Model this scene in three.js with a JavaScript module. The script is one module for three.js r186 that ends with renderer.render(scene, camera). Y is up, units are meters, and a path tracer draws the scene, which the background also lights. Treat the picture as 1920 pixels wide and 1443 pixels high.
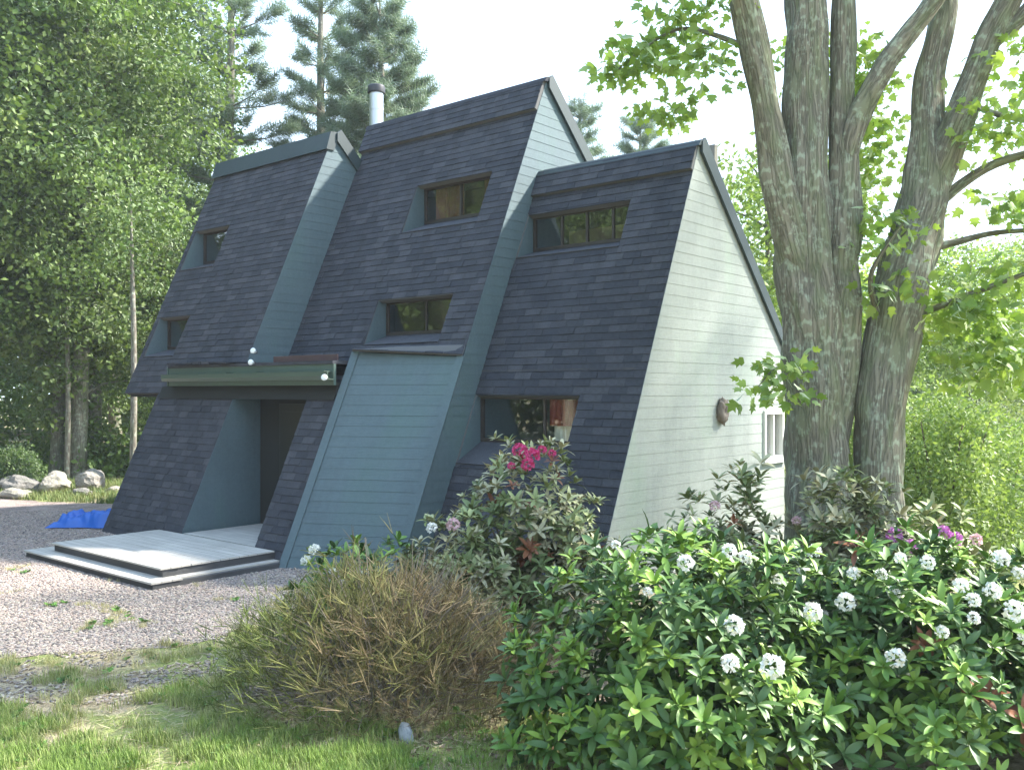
import * as THREE from 'three';
import { mergeGeometries } from 'three/addons/utils/BufferGeometryUtils.js';
import { ImprovedNoise } from 'three/addons/math/ImprovedNoise.js';

// ---------------------------------------------------------------- camera, sky, sun, exposure
// house axes: x = u along the front, y up, z = -v (v runs into the house); metres
const scene = new THREE.Scene();
const EYE = 2.5;
const camera = new THREE.PerspectiveCamera(45.1, 1024 / 769, 0.1, 600);
camera.position.set(0, EYE, 0);
camera.lookAt(-6.43, EYE + 0.06, -7.66);
scene.add(camera);

const SUN = new THREE.Vector3(0.45, 0.68, -0.58).normalize();
function makeSky() {
  const w = 512, h = 256, data = new Float32Array(w * h * 4), d = new THREE.Vector3();
  for (let j = 0; j < h; j++) for (let i = 0; i < w; i++) {
    const th = (0.5 - (j + 0.5) / h) * -Math.PI, ph = ((i + 0.5) / w - 0.5) * 2 * Math.PI;
    d.set(Math.cos(th) * Math.cos(ph), Math.sin(th), Math.cos(th) * Math.sin(ph));
    const e = Math.max(d.y, 0), k = Math.pow(e, 0.55), c = Math.max(d.dot(SUN), 0);
    const glow = 0.45 * Math.pow(c, 10) + 0.16 * Math.pow(c, 3);
    const o = (j * w + i) * 4;
    data[o] = 0.66 * (1 - k) + 0.25 * k + glow;
    data[o + 1] = 0.76 * (1 - k) + 0.40 * k + glow * 0.97;
    data[o + 2] = 0.86 * (1 - k) + 0.64 * k + glow * 0.9;
    data[o + 3] = 1;
  }
  const t = new THREE.DataTexture(data, w, h, THREE.RGBAFormat, THREE.FloatType);
  t.mapping = THREE.EquirectangularReflectionMapping; t.magFilter = t.minFilter = THREE.LinearFilter; t.needsUpdate = true;
  return t;
}
scene.background = makeSky();
scene.environment = scene.background;
const sun = new THREE.DirectionalLight(new THREE.Color(1, 0.95, 0.86), 4.3);
sun.position.copy(SUN).multiplyScalar(60).add(new THREE.Vector3(-10, 0, -10));
sun.target.position.set(-10, 0, -10);
sun.castShadow = true; sun.shadow.radius = 5; sun.shadow.mapSize.set(4096, 4096);
Object.assign(sun.shadow.camera, { left: -45, right: 45, top: 45, bottom: -45, near: 1, far: 140 });
scene.add(sun, sun.target);
scene.fog = new THREE.FogExp2(new THREE.Color(0.88, 0.94, 1.0), 0.0009);

const renderer = new THREE.WebGLRenderer({ antialias: true });
renderer.toneMapping = THREE.LinearToneMapping;
renderer.toneMappingExposure = 3.6;
renderer.shadowMap.enabled = true;

// ---------------------------------------------------------------- helpers
let seed = 7;
const rnd = () => { seed |= 0; seed = (seed + 0x6D2B79F5) | 0; let t = Math.imul(seed ^ (seed >>> 15), 1 | seed); t = (t + Math.imul(t ^ (t >>> 7), 61 | t)) ^ t; return ((t ^ (t >>> 14)) >>> 0) / 4294967296; };
const rr = (a, b) => a + (b - a) * rnd();
const lerp = (a, b, t) => a + (b - a) * t;
const V3 = (x, y, z) => new THREE.Vector3(x, y, z);
const W = (u, h, v) => V3(u, h, -v);
const plan = (r, f) => [0.766 * r - 0.643 * f, 0.643 * r + 0.766 * f];          // metres to the right of / ahead of the viewpoint, as (u, v)
const at = (r, f, h = 0) => { const [u, v] = plan(r, f); return W(u, h, v); };
const perlin = new ImprovedNoise();
const taken = new Map();
function numbered(name) { const n = taken.get(name) || 0; taken.set(name, n + 1); return n ? name + '_' + String(n).padStart(3, '0') : name; }
function tag(o, label, category, group, kind) {
  if (label) o.userData.label = label;
  if (category) o.userData.category = category;
  if (group) o.userData.group = group;
  if (kind) o.userData.kind = kind;
  return o;
}
function mesh(name, geo, mat, parent) {
  const m = new THREE.Mesh(geo, mat);
  m.castShadow = m.receiveShadow = true;
  m.name = parent ? name : numbered(name);
  (parent || scene).add(m);
  return m;
}
function group(name, pos, turn = 0, parent) {
  const g = new THREE.Group(); g.name = parent ? name : numbered(name);
  if (pos) g.position.copy(pos);
  g.rotation.y = turn; (parent || scene).add(g); return g;
}
function boxUV(geo, s = 1) {                                        // uv in metres, by the way each face points
  geo = geo.index ? geo.toNonIndexed() : geo;
  geo.computeVertexNormals();
  const p = geo.attributes.position, uv = new Float32Array(p.count * 2), a = V3(), b = V3(), c = V3();
  for (let i = 0; i < p.count; i += 3) {
    a.fromBufferAttribute(p, i); b.fromBufferAttribute(p, i + 1); c.fromBufferAttribute(p, i + 2);
    const n = b.clone().sub(a).cross(c.clone().sub(a));
    const ax = Math.abs(n.x), ay = Math.abs(n.y), az = Math.abs(n.z);
    [a, b, c].forEach((q, k) => {
      const o = (i + k) * 2;
      if (ay > ax && ay > az) { uv[o] = q.x * s; uv[o + 1] = q.z * s; }
      else if (ax > az) { uv[o] = q.z * s; uv[o + 1] = q.y * s; }
      else { uv[o] = q.x * s; uv[o + 1] = q.y * s; }
    });
  }
  geo.setAttribute('uv', new THREE.BufferAttribute(uv, 2));
  return geo;
}
function hexa(b, f) {                                               // b, f: four corners behind and in front, anticlockwise seen from the front
  const P = [...b, ...f], q = [[4, 5, 6, 7], [1, 0, 3, 2], [0, 1, 5, 4], [1, 2, 6, 5], [2, 3, 7, 6], [3, 0, 4, 7]], pos = [];
  for (const [i, j, k, l] of q) for (const n of [i, j, k, i, k, l]) pos.push(P[n].x, P[n].y, P[n].z);
  const g = new THREE.BufferGeometry();
  g.setAttribute('position', new THREE.Float32BufferAttribute(pos, 3));
  return boxUV(g);
}
function block(u0, u1, h0, h1, v0, v1) {                            // an upright block in house axes
  const g = new THREE.BoxGeometry(u1 - u0, h1 - h0, v1 - v0);
  g.translate((u0 + u1) / 2, (h0 + h1) / 2, -(v0 + v1) / 2);
  return boxUV(g);
}
function profile(pts, u0, u1, holes = []) {                         // a (v, h) outline pushed from u0 to u1
  const s = new THREE.Shape(pts.map(([v, h]) => new THREE.Vector2(v, h)));
  for (const hole of holes) s.holes.push(new THREE.Path(hole.map(([v, h]) => new THREE.Vector2(v, h))));
  const g = new THREE.ExtrudeGeometry(s, { depth: u1 - u0, bevelEnabled: false });
  g.applyMatrix4(new THREE.Matrix4().set(0, 0, 1, u0, 0, 1, 0, 0, -1, 0, 0, 0, 0, 0, 0, 1));
  return boxUV(g);
}
function tube(pts, radii, seg = 9, steps = 5, wob = 0, uvS = 1) {   // tapered limb through points
  const curve = new THREE.CatmullRomCurve3(pts), n = (pts.length - 1) * steps, pos = [], uv = [], idx = [];
  const fr = curve.computeFrenetFrames(n, false), len = curve.getLength(), turns = Math.max(1, Math.round(radii[Math.floor(radii.length / 2)] * 6.28 / 0.5));
  for (let i = 0; i <= n; i++) {
    const t = i / n, p = curve.getPoint(t), k = t * (pts.length - 1), k0 = Math.min(Math.floor(k), pts.length - 2), r = lerp(radii[k0], radii[k0 + 1], k - k0);
    const N = fr.normals[i], B = fr.binormals[i];
    for (let j = 0; j <= seg; j++) {
      const a = j / seg * Math.PI * 2, aa = (j % seg) / seg * Math.PI * 2;
      const w = 1 + wob * perlin.noise(Math.cos(aa) * 1.7 + pts[0].x * 3, Math.sin(aa) * 1.7, t * len * 1.4);
      const c = Math.cos(a) * r * w, s = Math.sin(a) * r * w;
      pos.push(p.x + N.x * c + B.x * s, p.y + N.y * c + B.y * s, p.z + N.z * c + B.z * s);
      uv.push(j / seg * turns * uvS, t * len * 0.5 * uvS);
    }
  }
  for (let i = 0; i < n; i++) for (let j = 0; j < seg; j++) { const a = i * (seg + 1) + j, b = a + seg + 1; idx.push(a, a + 1, b, b, a + 1, b + 1); }
  const g = new THREE.BufferGeometry();
  g.setAttribute('position', new THREE.Float32BufferAttribute(pos, 3));
  g.setAttribute('uv', new THREE.Float32BufferAttribute(uv, 2));
  g.setIndex(idx); g.computeVertexNormals();
  return g;
}

// ---------------------------------------------------------------- textures (colour, grain, wear)
const hash = (x, y, s) => { let n = Math.imul(x, 374761393) + Math.imul(y, 668265263) + Math.imul(s, 2147483647 ^ 0x5bd1e995); n = Math.imul(n ^ (n >>> 13), 1274126177); return ((n ^ (n >>> 16)) >>> 0) / 4294967296; };
function vn(x, y, px, py, s) {                                      // value noise repeating after px, py cells
  const xi = Math.floor(x), yi = Math.floor(y), fx = x - xi, fy = y - yi, m = (a, b) => ((a % b) + b) % b;
  const sx = fx * fx * (3 - 2 * fx), sy = fy * fy * (3 - 2 * fy), x0 = m(xi, px), x1 = m(xi + 1, px), y0 = m(yi, py), y1 = m(yi + 1, py);
  return lerp(lerp(hash(x0, y0, s), hash(x1, y0, s), sx), lerp(hash(x0, y1, s), hash(x1, y1, s), sx), sy);
}
function fbm(x, y, cx, cy, oct, s) { let a = 0, w = 0.5, t = 0; for (let o = 0; o < oct; o++) { a += w * vn(x * cx, y * cy, cx, cy, s + o); t += w; w *= 0.55; cx *= 2; cy *= 2; } return a / t; }
const toS = (c) => { c = Math.min(1, Math.max(0, c)); return 255 * (c <= 0.0031308 ? 12.92 * c : 1.055 * Math.pow(c, 1 / 2.4) - 0.055); };
function tex(n, repeat, fn, isColor = true) {                       // fn(x, y) in 0..1 gives linear rgb or one height
  const d = new Uint8Array(n * n * 4);
  for (let j = 0; j < n; j++) for (let i = 0; i < n; i++) {
    const r = fn(i / n, j / n), o = (j * n + i) * 4;
    for (let k = 0; k < 3; k++) d[o + k] = isColor ? toS(r[k]) : 255 * Math.min(1, Math.max(0, r));
    d[o + 3] = 255;
  }
  const t = new THREE.DataTexture(d, n, n);
  t.wrapS = t.wrapT = THREE.RepeatWrapping; t.repeat.set(repeat, repeat);
  t.magFilter = THREE.LinearFilter; t.minFilter = THREE.LinearMipmapLinearFilter; t.generateMipmaps = true;
  if (isColor) t.colorSpace = THREE.SRGBColorSpace;
  t.needsUpdate = true; return t;
}
const mul = (c, k) => c.map((x) => x * k);
const mixc = (a, b, t) => a.map((x, i) => lerp(x, b[i], t));
const sat = (x) => Math.min(1, Math.max(0, x));
const std = (c, rough, o = {}) => new THREE.MeshStandardMaterial({ color: new THREE.Color().setRGB(...c), roughness: rough, ...o });

const paintMap = tex(512, 0.25, (x, y) => { const n = fbm(x, y, 6, 3, 5, 11), st = fbm(x, y, 60, 4, 3, 14), g = fbm(x, y, 128, 128, 2, 17); const drip = sat((fbm(x, y, 90, 3, 3, 19) - 0.6) * 6) * sat((fbm(x, y, 4, 5, 3, 20) - 0.45) * 4); const k = 0.74 + 0.34 * n + 0.08 * (st - 0.5) + 0.14 * (g - 0.5) - 0.05 * drip; return mixc([k, k, k], [k * 0.82, k * 0.94, k * 0.8], sat((n - 0.5) * 2.5)); });
const paintBump = tex(512, 1, (x, y) => 0.5 * fbm(x, y, 6, 90, 3, 21) + 0.5 * fbm(x, y, 100, 100, 2, 24), false);
const gritMap = tex(512, 1.2, (x, y) => { const n = fbm(x, y, 5, 5, 4, 31), g = fbm(x, y, 170, 170, 2, 34); const k = 0.55 + 0.5 * n + 0.9 * (g - 0.5); return [k, k * 0.99, k * 1.0]; });
const gritBump = tex(512, 1.2, (x, y) => fbm(x, y, 150, 150, 2, 37), false);
const woodMap = tex(512, 0.5, (x, y) => { const w = fbm(x, y, 3, 90, 4, 41), b = fbm(x, y, 6, 7, 4, 44); const k = 0.6 + 0.45 * w + 0.25 * (b - 0.5); return [k, k * 0.99, k * 0.97]; });
const woodBump = tex(512, 0.5, (x, y) => fbm(x, y, 4, 100, 3, 47), false);
const barkH = (x, y) => { const wx = x + 0.05 * (fbm(x, y, 5, 5, 3, 51) - 0.5); const f = 1 - Math.abs(2 * fbm(((wx % 1) + 1) % 1, y, 18, 7, 4, 54) - 1); return sat(1.25 - Math.pow(f, 3) * 1.1 + 0.25 * (fbm(x, y, 70, 40, 2, 57) - 0.5)); };
const barkMap = tex(512, 1, (x, y) => { const h = barkH(x, y), l = sat((fbm(x, y, 9, 26, 4, 61) - 0.54) * 7), m = sat((fbm(x, y, 4, 5, 4, 64) - 0.5) * 4); let c = mixc([0.07, 0.062, 0.05], [0.185, 0.165, 0.135], h); c = mixc(c, [0.3, 0.33, 0.27], l * 0.75 * h); return mixc(c, [0.1, 0.13, 0.06], m * 0.4); });
const barkBump = tex(512, 1, barkH, false);
const gravelMap = tex(1024, 0.5, (x, y) => { const a = fbm(x, y, 100, 100, 2, 71), b = fbm(x, y, 6, 6, 4, 74), c = fbm(x, y, 40, 40, 2, 77); const k = 0.55 + 0.75 * (a - 0.5) + 0.5 * (b - 0.5); return mixc([0.44 * k * 1.6, 0.38 * k * 1.6, 0.35 * k * 1.6], [0.36 * k * 1.6, 0.36 * k * 1.6, 0.4 * k * 1.6], c); });
const gravelBump = tex(1024, 0.5, (x, y) => fbm(x, y, 100, 100, 3, 71), false);
const soilMap = tex(1024, 0.22, (x, y) => { const a = fbm(x, y, 90, 90, 3, 81), b = fbm(x, y, 6, 6, 5, 84), c = fbm(x, y, 14, 14, 4, 87); const s = mixc([0.25, 0.18, 0.12], [0.5, 0.41, 0.27], a); return mixc(s, mixc([0.13, 0.17, 0.04], [0.28, 0.3, 0.1], a), sat((b * 0.6 + c * 0.4 - 0.44) * 6)); });
const soilBump = tex(512, 0.8, (x, y) => fbm(x, y, 40, 40, 4, 91), false);
const stoneMap = tex(512, 0.7, (x, y) => { const a = fbm(x, y, 8, 8, 5, 101), g = fbm(x, y, 90, 90, 2, 104), l = sat((fbm(x, y, 12, 12, 4, 107) - 0.56) * 6); const k = 0.75 + 0.5 * (a - 0.5) + 0.4 * (g - 0.5); return mixc([k, k * 0.97, k * 0.93], [k * 0.75, k * 0.8, k * 0.66], l * 0.6); });
const stoneBump = tex(512, 0.7, (x, y) => fbm(x, y, 16, 16, 5, 111), false);

// ---------------------------------------------------------------- materials
const M = {
  pale: std([0.36, 0.385, 0.36], 0.8, { map: paintMap, bumpMap: paintBump, bumpScale: 0.002 }),
  paint: std([0.108, 0.156, 0.174], 0.75, { map: paintMap, bumpMap: paintBump, bumpScale: 0.002 }),
  backing: std([0.12, 0.12, 0.12], 0.95),
  trim: std([0.035, 0.055, 0.06], 0.6, { map: paintMap }),
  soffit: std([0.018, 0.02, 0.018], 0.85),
  fascia: std([0.10, 0.15, 0.13], 0.45, { map: paintMap }),
  gutter: std([0.11, 0.15, 0.12], 0.3, { metalness: 0.3 }),
  flash: std([0.1, 0.06, 0.06], 0.7, { map: paintMap }),
  frame: std([0.045, 0.036, 0.03], 0.5),
  frameWhite: std([0.72, 0.72, 0.68], 0.5),
  glass: new THREE.MeshPhysicalMaterial({ color: 0xffffff, roughness: 0.02, transmission: 1, thickness: 0, ior: 1.75 }),
  dark: std([0.09, 0.085, 0.08], 0.9),
  door: std([0.016, 0.019, 0.016], 0.45),
  metal: std([0.62, 0.63, 0.65], 0.35, { metalness: 0.85 }),
  capMetal: std([0.06, 0.06, 0.065], 0.5, { metalness: 0.5 }),
  bulb: std([0.85, 0.87, 0.88], 0.25),
  deck: std([0.56, 0.53, 0.49], 0.8, { map: woodMap, bumpMap: woodBump, bumpScale: 0.003 }),
  deckDark: std([0.085, 0.085, 0.09], 0.85, { map: woodMap }),
  curtainRed: std([0.2, 0.035, 0.018], 0.9),
  curtainBrown: std([0.16, 0.085, 0.05], 0.9),
  blind: std([0.62, 0.64, 0.52], 0.9),
  bark: std([1.25, 1.3, 1.2], 0.95, { map: barkMap, bumpMap: barkBump, bumpScale: 0.009 }),
  barkGrey: std([1.5, 1.5, 1.5], 0.95, { map: barkMap, bumpMap: barkBump, bumpScale: 0.01 }),
  twig: std([0.11, 0.085, 0.06], 0.9),
  twigGrey: std([0.2, 0.17, 0.14], 0.9),
  tarp: std([0.014, 0.11, 0.45], 0.35, { side: THREE.DoubleSide }),
  wreath: std([0.2, 0.165, 0.14], 0.95),
};
const shingleTones = [[0.042, 0.046, 0.058], [0.047, 0.051, 0.063], [0.054, 0.057, 0.069], [0.038, 0.042, 0.054], [0.066, 0.069, 0.081]];
M.shingles = shingleTones.map((c) => std(mul(c, 1.1), 0.92, { map: gritMap, bumpMap: gritBump, bumpScale: 0.002 }));
M.shingleAll = std([1.1, 1.1, 1.1], 0.92, { vertexColors: true, map: gritMap, bumpMap: gritBump, bumpScale: 0.002 });
const leafMat = (c, tr = 0.35, rough = 0.65) => new THREE.MeshPhysicalMaterial({ color: new THREE.Color().setRGB(...c), roughness: rough, transmission: tr, thickness: 0, side: THREE.DoubleSide });

// ---------------------------------------------------------------- ground
function groundSheet(name, outline, h, mat, hole) {
  const g = new THREE.ShapeGeometry(new THREE.Shape(outline.map(([u, v]) => new THREE.Vector2(u, v))), 4);
  g.rotateX(-Math.PI / 2);
  const p = g.attributes.position, uv = g.attributes.uv;
  for (let i = 0; i < p.count; i++) { p.setY(i, h); uv.setXY(i, p.getX(i), p.getZ(i)); }
  const m = mesh(name, g, mat); m.userData.kind = 'structure'; return m;
}
{
  const g = new THREE.PlaneGeometry(420, 420, 120, 120); g.rotateX(-Math.PI / 2); g.translate(-20, 0, -20);
  const p = g.attributes.position, uv = g.attributes.uv;
  for (let i = 0; i < p.count; i++) {
    const x = p.getX(i), z = p.getZ(i), d = Math.hypot(x + 11, z + 9);
    p.setY(i, d > 34 ? 1.2 * perlin.noise(x * 0.03, 3, z * 0.03) * Math.min(1, (d - 34) / 20) : 0);
    uv.setXY(i, x, z);
  }
  g.computeVertexNormals();
  mesh('ground', g, std([1, 1, 1], 0.97, { map: soilMap, bumpMap: soilBump, bumpScale: 0.03 })).userData.kind = 'structure';
}
const drive = [[-60, -6], [-30, -2.5], [-14, 1.1], [-10.6, 2.75], [-9.3, 3.55], [-8.7, 4.3], [-8.3, 5.2], [-8.6, 6.2], [-9.2, 7.2], [-9.6, 8.6], [-14, 9.2], [-18, 10.6], [-19.6, 10.0], [-22.2, 9.0], [-30, 7.5], [-60, 6]];
{
  // uneven edge of the gravel
  const pts = [];
  for (let i = 0; i < drive.length; i++) { const a = drive[i], b = drive[(i + 1) % drive.length], n = Math.max(1, Math.min(40, Math.round(Math.hypot(a[0] - b[0], a[1] - b[1]) / 0.25))); for (let k = 0; k < n; k++) { const x = lerp(a[0], b[0], k / n), y = lerp(a[1], b[1], k / n); pts.push([x + 0.22 * perlin.noise(x * 2.3, y * 2.3, 1), y + 0.3 * perlin.noise(x * 2.1, y * 2.1, 7)]); } }
  groundSheet('gravel_drive', pts, 0.006, std([0.82, 0.7, 0.62], 0.95, { map: gravelMap, bumpMap: gravelBump, bumpScale: 0.02 }));
}
function inside(x, y, poly) { let c = false; for (let i = 0, j = poly.length - 1; i < poly.length; j = i++) { const [xi, yi] = poly[i], [xj, yj] = poly[j]; if ((yi > y) !== (yj > y) && x < (xj - xi) * (y - yi) / (yj - yi) + xi) c = !c; } return c; }

// ---------------------------------------------------------------- the house
const K = 0.435, SIN = 0.917, TILT = -0.4102;                      // the fronts lean back 0.435 m for each metre of height
const P0 = 7.9, P1 = 8.7, P2 = 9.2;
const face = (P, h) => P + K * h;
const house = group('house');
tag(house, 'tall angular house with dark shingled slanting fronts and pale painted side walls', 'house');

const shingleGeo = [0, 1, 2].map((k) => {
  const j = (a) => (hash(k, a, 5) - 0.5) * 0.03, zb = 0.013, zt = 0.004;
  return hexa([V3(0.006, 0, 0), V3(0.994, 0, 0), V3(1, 1, 0), V3(0, 1, 0)], [V3(0.008, j(1), zb), V3(0.992, j(2), zb + 0.002 * k), V3(1, 1, zt), V3(0, 1, zt)]);
});
const tabs = [];                                                    // every shingle of the house
function shingleFace(u0, u1, h0, h1, P, opts = {}) {
  const { openings = [], proud = 0, thick = 0.1 } = opts;
  const s0 = h0 / SIN, s1 = h1 / SIN;
  const sh = new THREE.Shape([[u0, s0], [u1, s0], [u1, s1], [u0, s1]].map(([x, y]) => new THREE.Vector2(x, y)));
  for (const [a, b, c, d] of openings) sh.holes.push(new THREE.Path([[a, c / SIN], [a, d / SIN], [b, d / SIN], [b, c / SIN]].map(([x, y]) => new THREE.Vector2(x, y))));
  const g = new THREE.ExtrudeGeometry(sh, { depth: thick, bevelEnabled: false }); g.translate(0, 0, -thick);
  const slope = mesh('shingled_front', boxUV(g), M.backing, house);
  slope.position.set(0, 0, -P); slope.rotation.x = TILT;
  if (proud) slope.translateZ(proud);
  const E = 0.116, TW = 0.29;
  let row = 0;
  for (let s = s0; s < s1 - 0.02; s += E, row++) {
    const top = Math.min(s + E + 0.012, s1);
    let x = u0 - (row % 2 ? TW / 2 : 0) - 0.04 * (row % 3);
    while (x < u1) {
      const w = TW * (0.96 + 0.08 * rnd());
      let rects = [[Math.max(x, u0), Math.min(x + w, u1), s, top]];
      for (const [a, b, c, d] of openings) {
        const lo = c / SIN, hi = d / SIN, next = [];
        for (const r of rects) {
          if (r[1] <= a || r[0] >= b || r[3] <= lo || r[2] >= hi) { next.push(r); continue; }
          if (r[0] < a) next.push([r[0], a, r[2], r[3]]);
          if (r[1] > b) next.push([b, r[1], r[2], r[3]]);
          const xa = Math.max(r[0], a), xb = Math.min(r[1], b);
          if (r[2] < lo) next.push([xa, xb, r[2], lo]);
          if (r[3] > hi) next.push([xa, xb, hi, r[3]]);
        }
        rects = next;
      }
      for (const r of rects) if (r[1] - r[0] > 0.03 && r[3] - r[2] > 0.03) {
        const h = r[2] * SIN, d = Math.hypot((r[0] + r[1]) / 2, h - EYE, face(P, h));
        tabs.push({ slope, r, d, tone: Math.floor(rnd() * 5), lift: 0.006 * rnd() * rnd() });
      }
      x += w;
    }
  }
  return slope;
}
const WIN = {                                                       // u0, u1, lower edge, upper edge in the front; lower edge of the pane; depth of the recess at the top
  hallUpper: [-11.68, -9.93, 5.20, 6.07, 5.42, P1], hallLower: [-11.68, -9.95, 3.25, 4.0, 3.42, P1],
  endUpper: [-17.22, -16.0, 4.92, 5.76, 5.1, P0], endLower: [-17.22, -16.12, 3.16, 3.93, 3.32, P0],
  nookUpper: [-9.30, -7.38, 4.58, 5.29, 4.72, P2], nookLower: [-9.30, -7.40, 1.45, 2.43, 1.74, P2],
};
const open = (k) => WIN[k].slice(0, 4);
shingleFace(-17.35, -13.62, 2.45, 7.0, P0, { openings: [open('endUpper'), open('endLower')] });
shingleFace(-16.1, -13.62, 0, 2.45, P0);
shingleFace(-11.62, -10.9, 0, 2.72, P0);
shingleFace(-13.62, -9.33, 2.95, 7.1, P1, { openings: [open('hallUpper'), open('hallLower')] });
shingleFace(-13.66, -9.33, 7.04, 7.58, P1, { proud: 0.07, thick: 0.16 });
shingleFace(-9.33, -6.43, 0, 5.66, P2, { openings: [open('nookUpper'), open('nookLower')] });
shingleFace(-9.33, -6.43, 5.6, 6.0, P2, { proud: 0.06, thick: 0.15 });
{
  tabs.sort((a, b) => a.d - b.d);
  const put = (t, m4) => m4.compose(V3(t.r[0], t.r[2], t.lift), new THREE.Quaternion(), V3(t.r[1] - t.r[0], t.r[3] - t.r[2], 1));
  const rest = new Map(), m4 = new THREE.Matrix4();
  tabs.forEach((t, i) => {
    if (i < 300) {
      const m = mesh('shingle', shingleGeo[i % 3], M.shingles[t.tone], t.slope);
      put(t, m4); m4.decompose(m.position, m.quaternion, m.scale);
    } else {
      const g = shingleGeo[i % 3].clone().applyMatrix4(put(t, m4)), n = g.attributes.position.count, c = new Float32Array(n * 3);
      for (let k = 0; k < n; k++) c.set(shingleTones[t.tone], k * 3);
      g.setAttribute('color', new THREE.BufferAttribute(c, 3));
      const uv = g.attributes.uv, p = g.attributes.position;
      for (let k = 0; k < n; k++) uv.setXY(k, p.getX(k), p.getY(k));
      if (!rest.has(t.slope)) rest.set(t.slope, []);
      rest.get(t.slope).push(g);
    }
  });
  for (const [slope, list] of rest) mesh('shingles', mergeGeometries(list), M.shingleAll, slope).userData.kind = 'stuff';
}

// side walls: solid behind, lapped boards in front
const roofLine = (v0, h0) => (v) => h0 - (v - v0);                 // the backs fall at 45 degrees
const APEX = { end: [11.10, 7.27, 15.0], hall: [12.0, 7.59, 15.6], nook: [11.8, 6.01, 14.68] };
function outline(P, [av, ah, bv], h0 = 0, inset = 0.11) { const e = ah - (bv - av); return [[face(P, h0) + inset, h0], [face(P, ah) + inset * 0.6, ah - 0.02], [bv, e], [bv, h0]]; }
const sideWin = [13.87, 14.6, 1.38, 2.18];
const wallNook = mesh('side_wall', profile(outline(P2, APEX.nook), -6.55, -6.43, [[[13.87, 1.38], [14.6, 1.38], [14.6, 2.18], [13.87, 2.18]]]), M.pale, house);
const wallHall = mesh('side_wall', profile(outline(P1, APEX.hall), -9.45, -9.33), M.paint, house);
const wallEnd = mesh('side_wall', profile(outline(P0, APEX.end), -13.72, -13.62), M.paint, house);
mesh('side_wall', profile(outline(P0, APEX.end, 2.45), -17.35, -17.23), M.paint, house);
mesh('side_wall', profile([[P0 + 0.11, 0], [face(P0, 2.45) + 0.1, 2.45], [15.0, 2.45], [15.0, 0]], -16.1, -15.98), M.paint, house);
mesh('back_wall', block(-17.23, -13.72, 0, 3.3, 14.88, 15.0), M.paint, house);
mesh('back_wall', block(-13.62, -9.45, 0, 3.9, 15.45, 15.58), M.paint, house);
mesh('back_wall', block(-9.33, -6.55, 0, 3.05, 14.55, 14.68), M.paint, house);
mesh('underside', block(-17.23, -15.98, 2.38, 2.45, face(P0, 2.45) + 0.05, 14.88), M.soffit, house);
mesh('inside_floor', block(-15.98, -6.55, -0.05, 0.02, 9.6, 14.5), M.dark, house);
mesh('inside_floor', block(-17.2, -6.6, 2.72, 2.8, 10.4, 14.5), M.dark, house);
mesh('inside_wall', block(-17.2, -6.6, 0.02, 6.2, 12.6, 12.7), std([0.3, 0.27, 0.23], 0.9), house);
function siding(parent, u, P, vEnd, h0, h1, paintAt, cut) {                  // boards on a wall that looks along +u
  const E = 0.152;
  for (let h = h0; h < h1 - 0.03; h += E) {
    const t = Math.min(h + E + 0.006, h1);
    let spans = [[face(P, h) - 0.012, vEnd(h), face(P, t) - 0.012, vEnd(t)]];
    if (cut && h < cut[3] - 0.02 && t > cut[2] + 0.02) { const [a, b, c, d] = spans[0]; spans = [[a, cut[0], c, cut[0]], [cut[1], b, cut[1], d]]; }
    for (const [a, b, c, d] of spans) {
      if (Math.max(b - a, d - c) < 0.03) continue;
      const x0 = u + 0.002, xb = u + 0.0095 + 0.002 * rnd(), xt = u + 0.006, d2 = Math.max(d, c + 0.004);
      const geo = hexa([W(x0, h, a), W(x0, h, b), W(x0, t, d2), W(x0, t, c)], [W(xb, h, a), W(xb, h, b), W(xb, t > h1 - 0.001 ? t : t, d2), W(xt, t, c)].map((q, i) => (i > 1 ? q.setX(xt) : q)));
      mesh('siding_board', geo, paintAt(h), parent);
    }
  }
}
const rNook = (h) => Math.min(14.68, 11.8 + (6.01 - h)), rHall = (h) => (h > 4.4 ? Math.min(15.6, 12.0 + (7.59 - h)) : face(P2, h) + 0.5), rEnd = (h) => (h > 2.9 ? Math.min(face(P1, h) + 0.06, 11.1 + 7.27 - h) : 9.44);
siding(wallNook, -6.43, P2, rNook, 0, 5.98, () => M.pale, sideWin);
siding(wallHall, -9.33, P1, rHall, 0, 7.56, () => M.paint);
siding(wallEnd, -13.62, P0, rEnd, 0.1, 7.24, () => M.paint);
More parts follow.
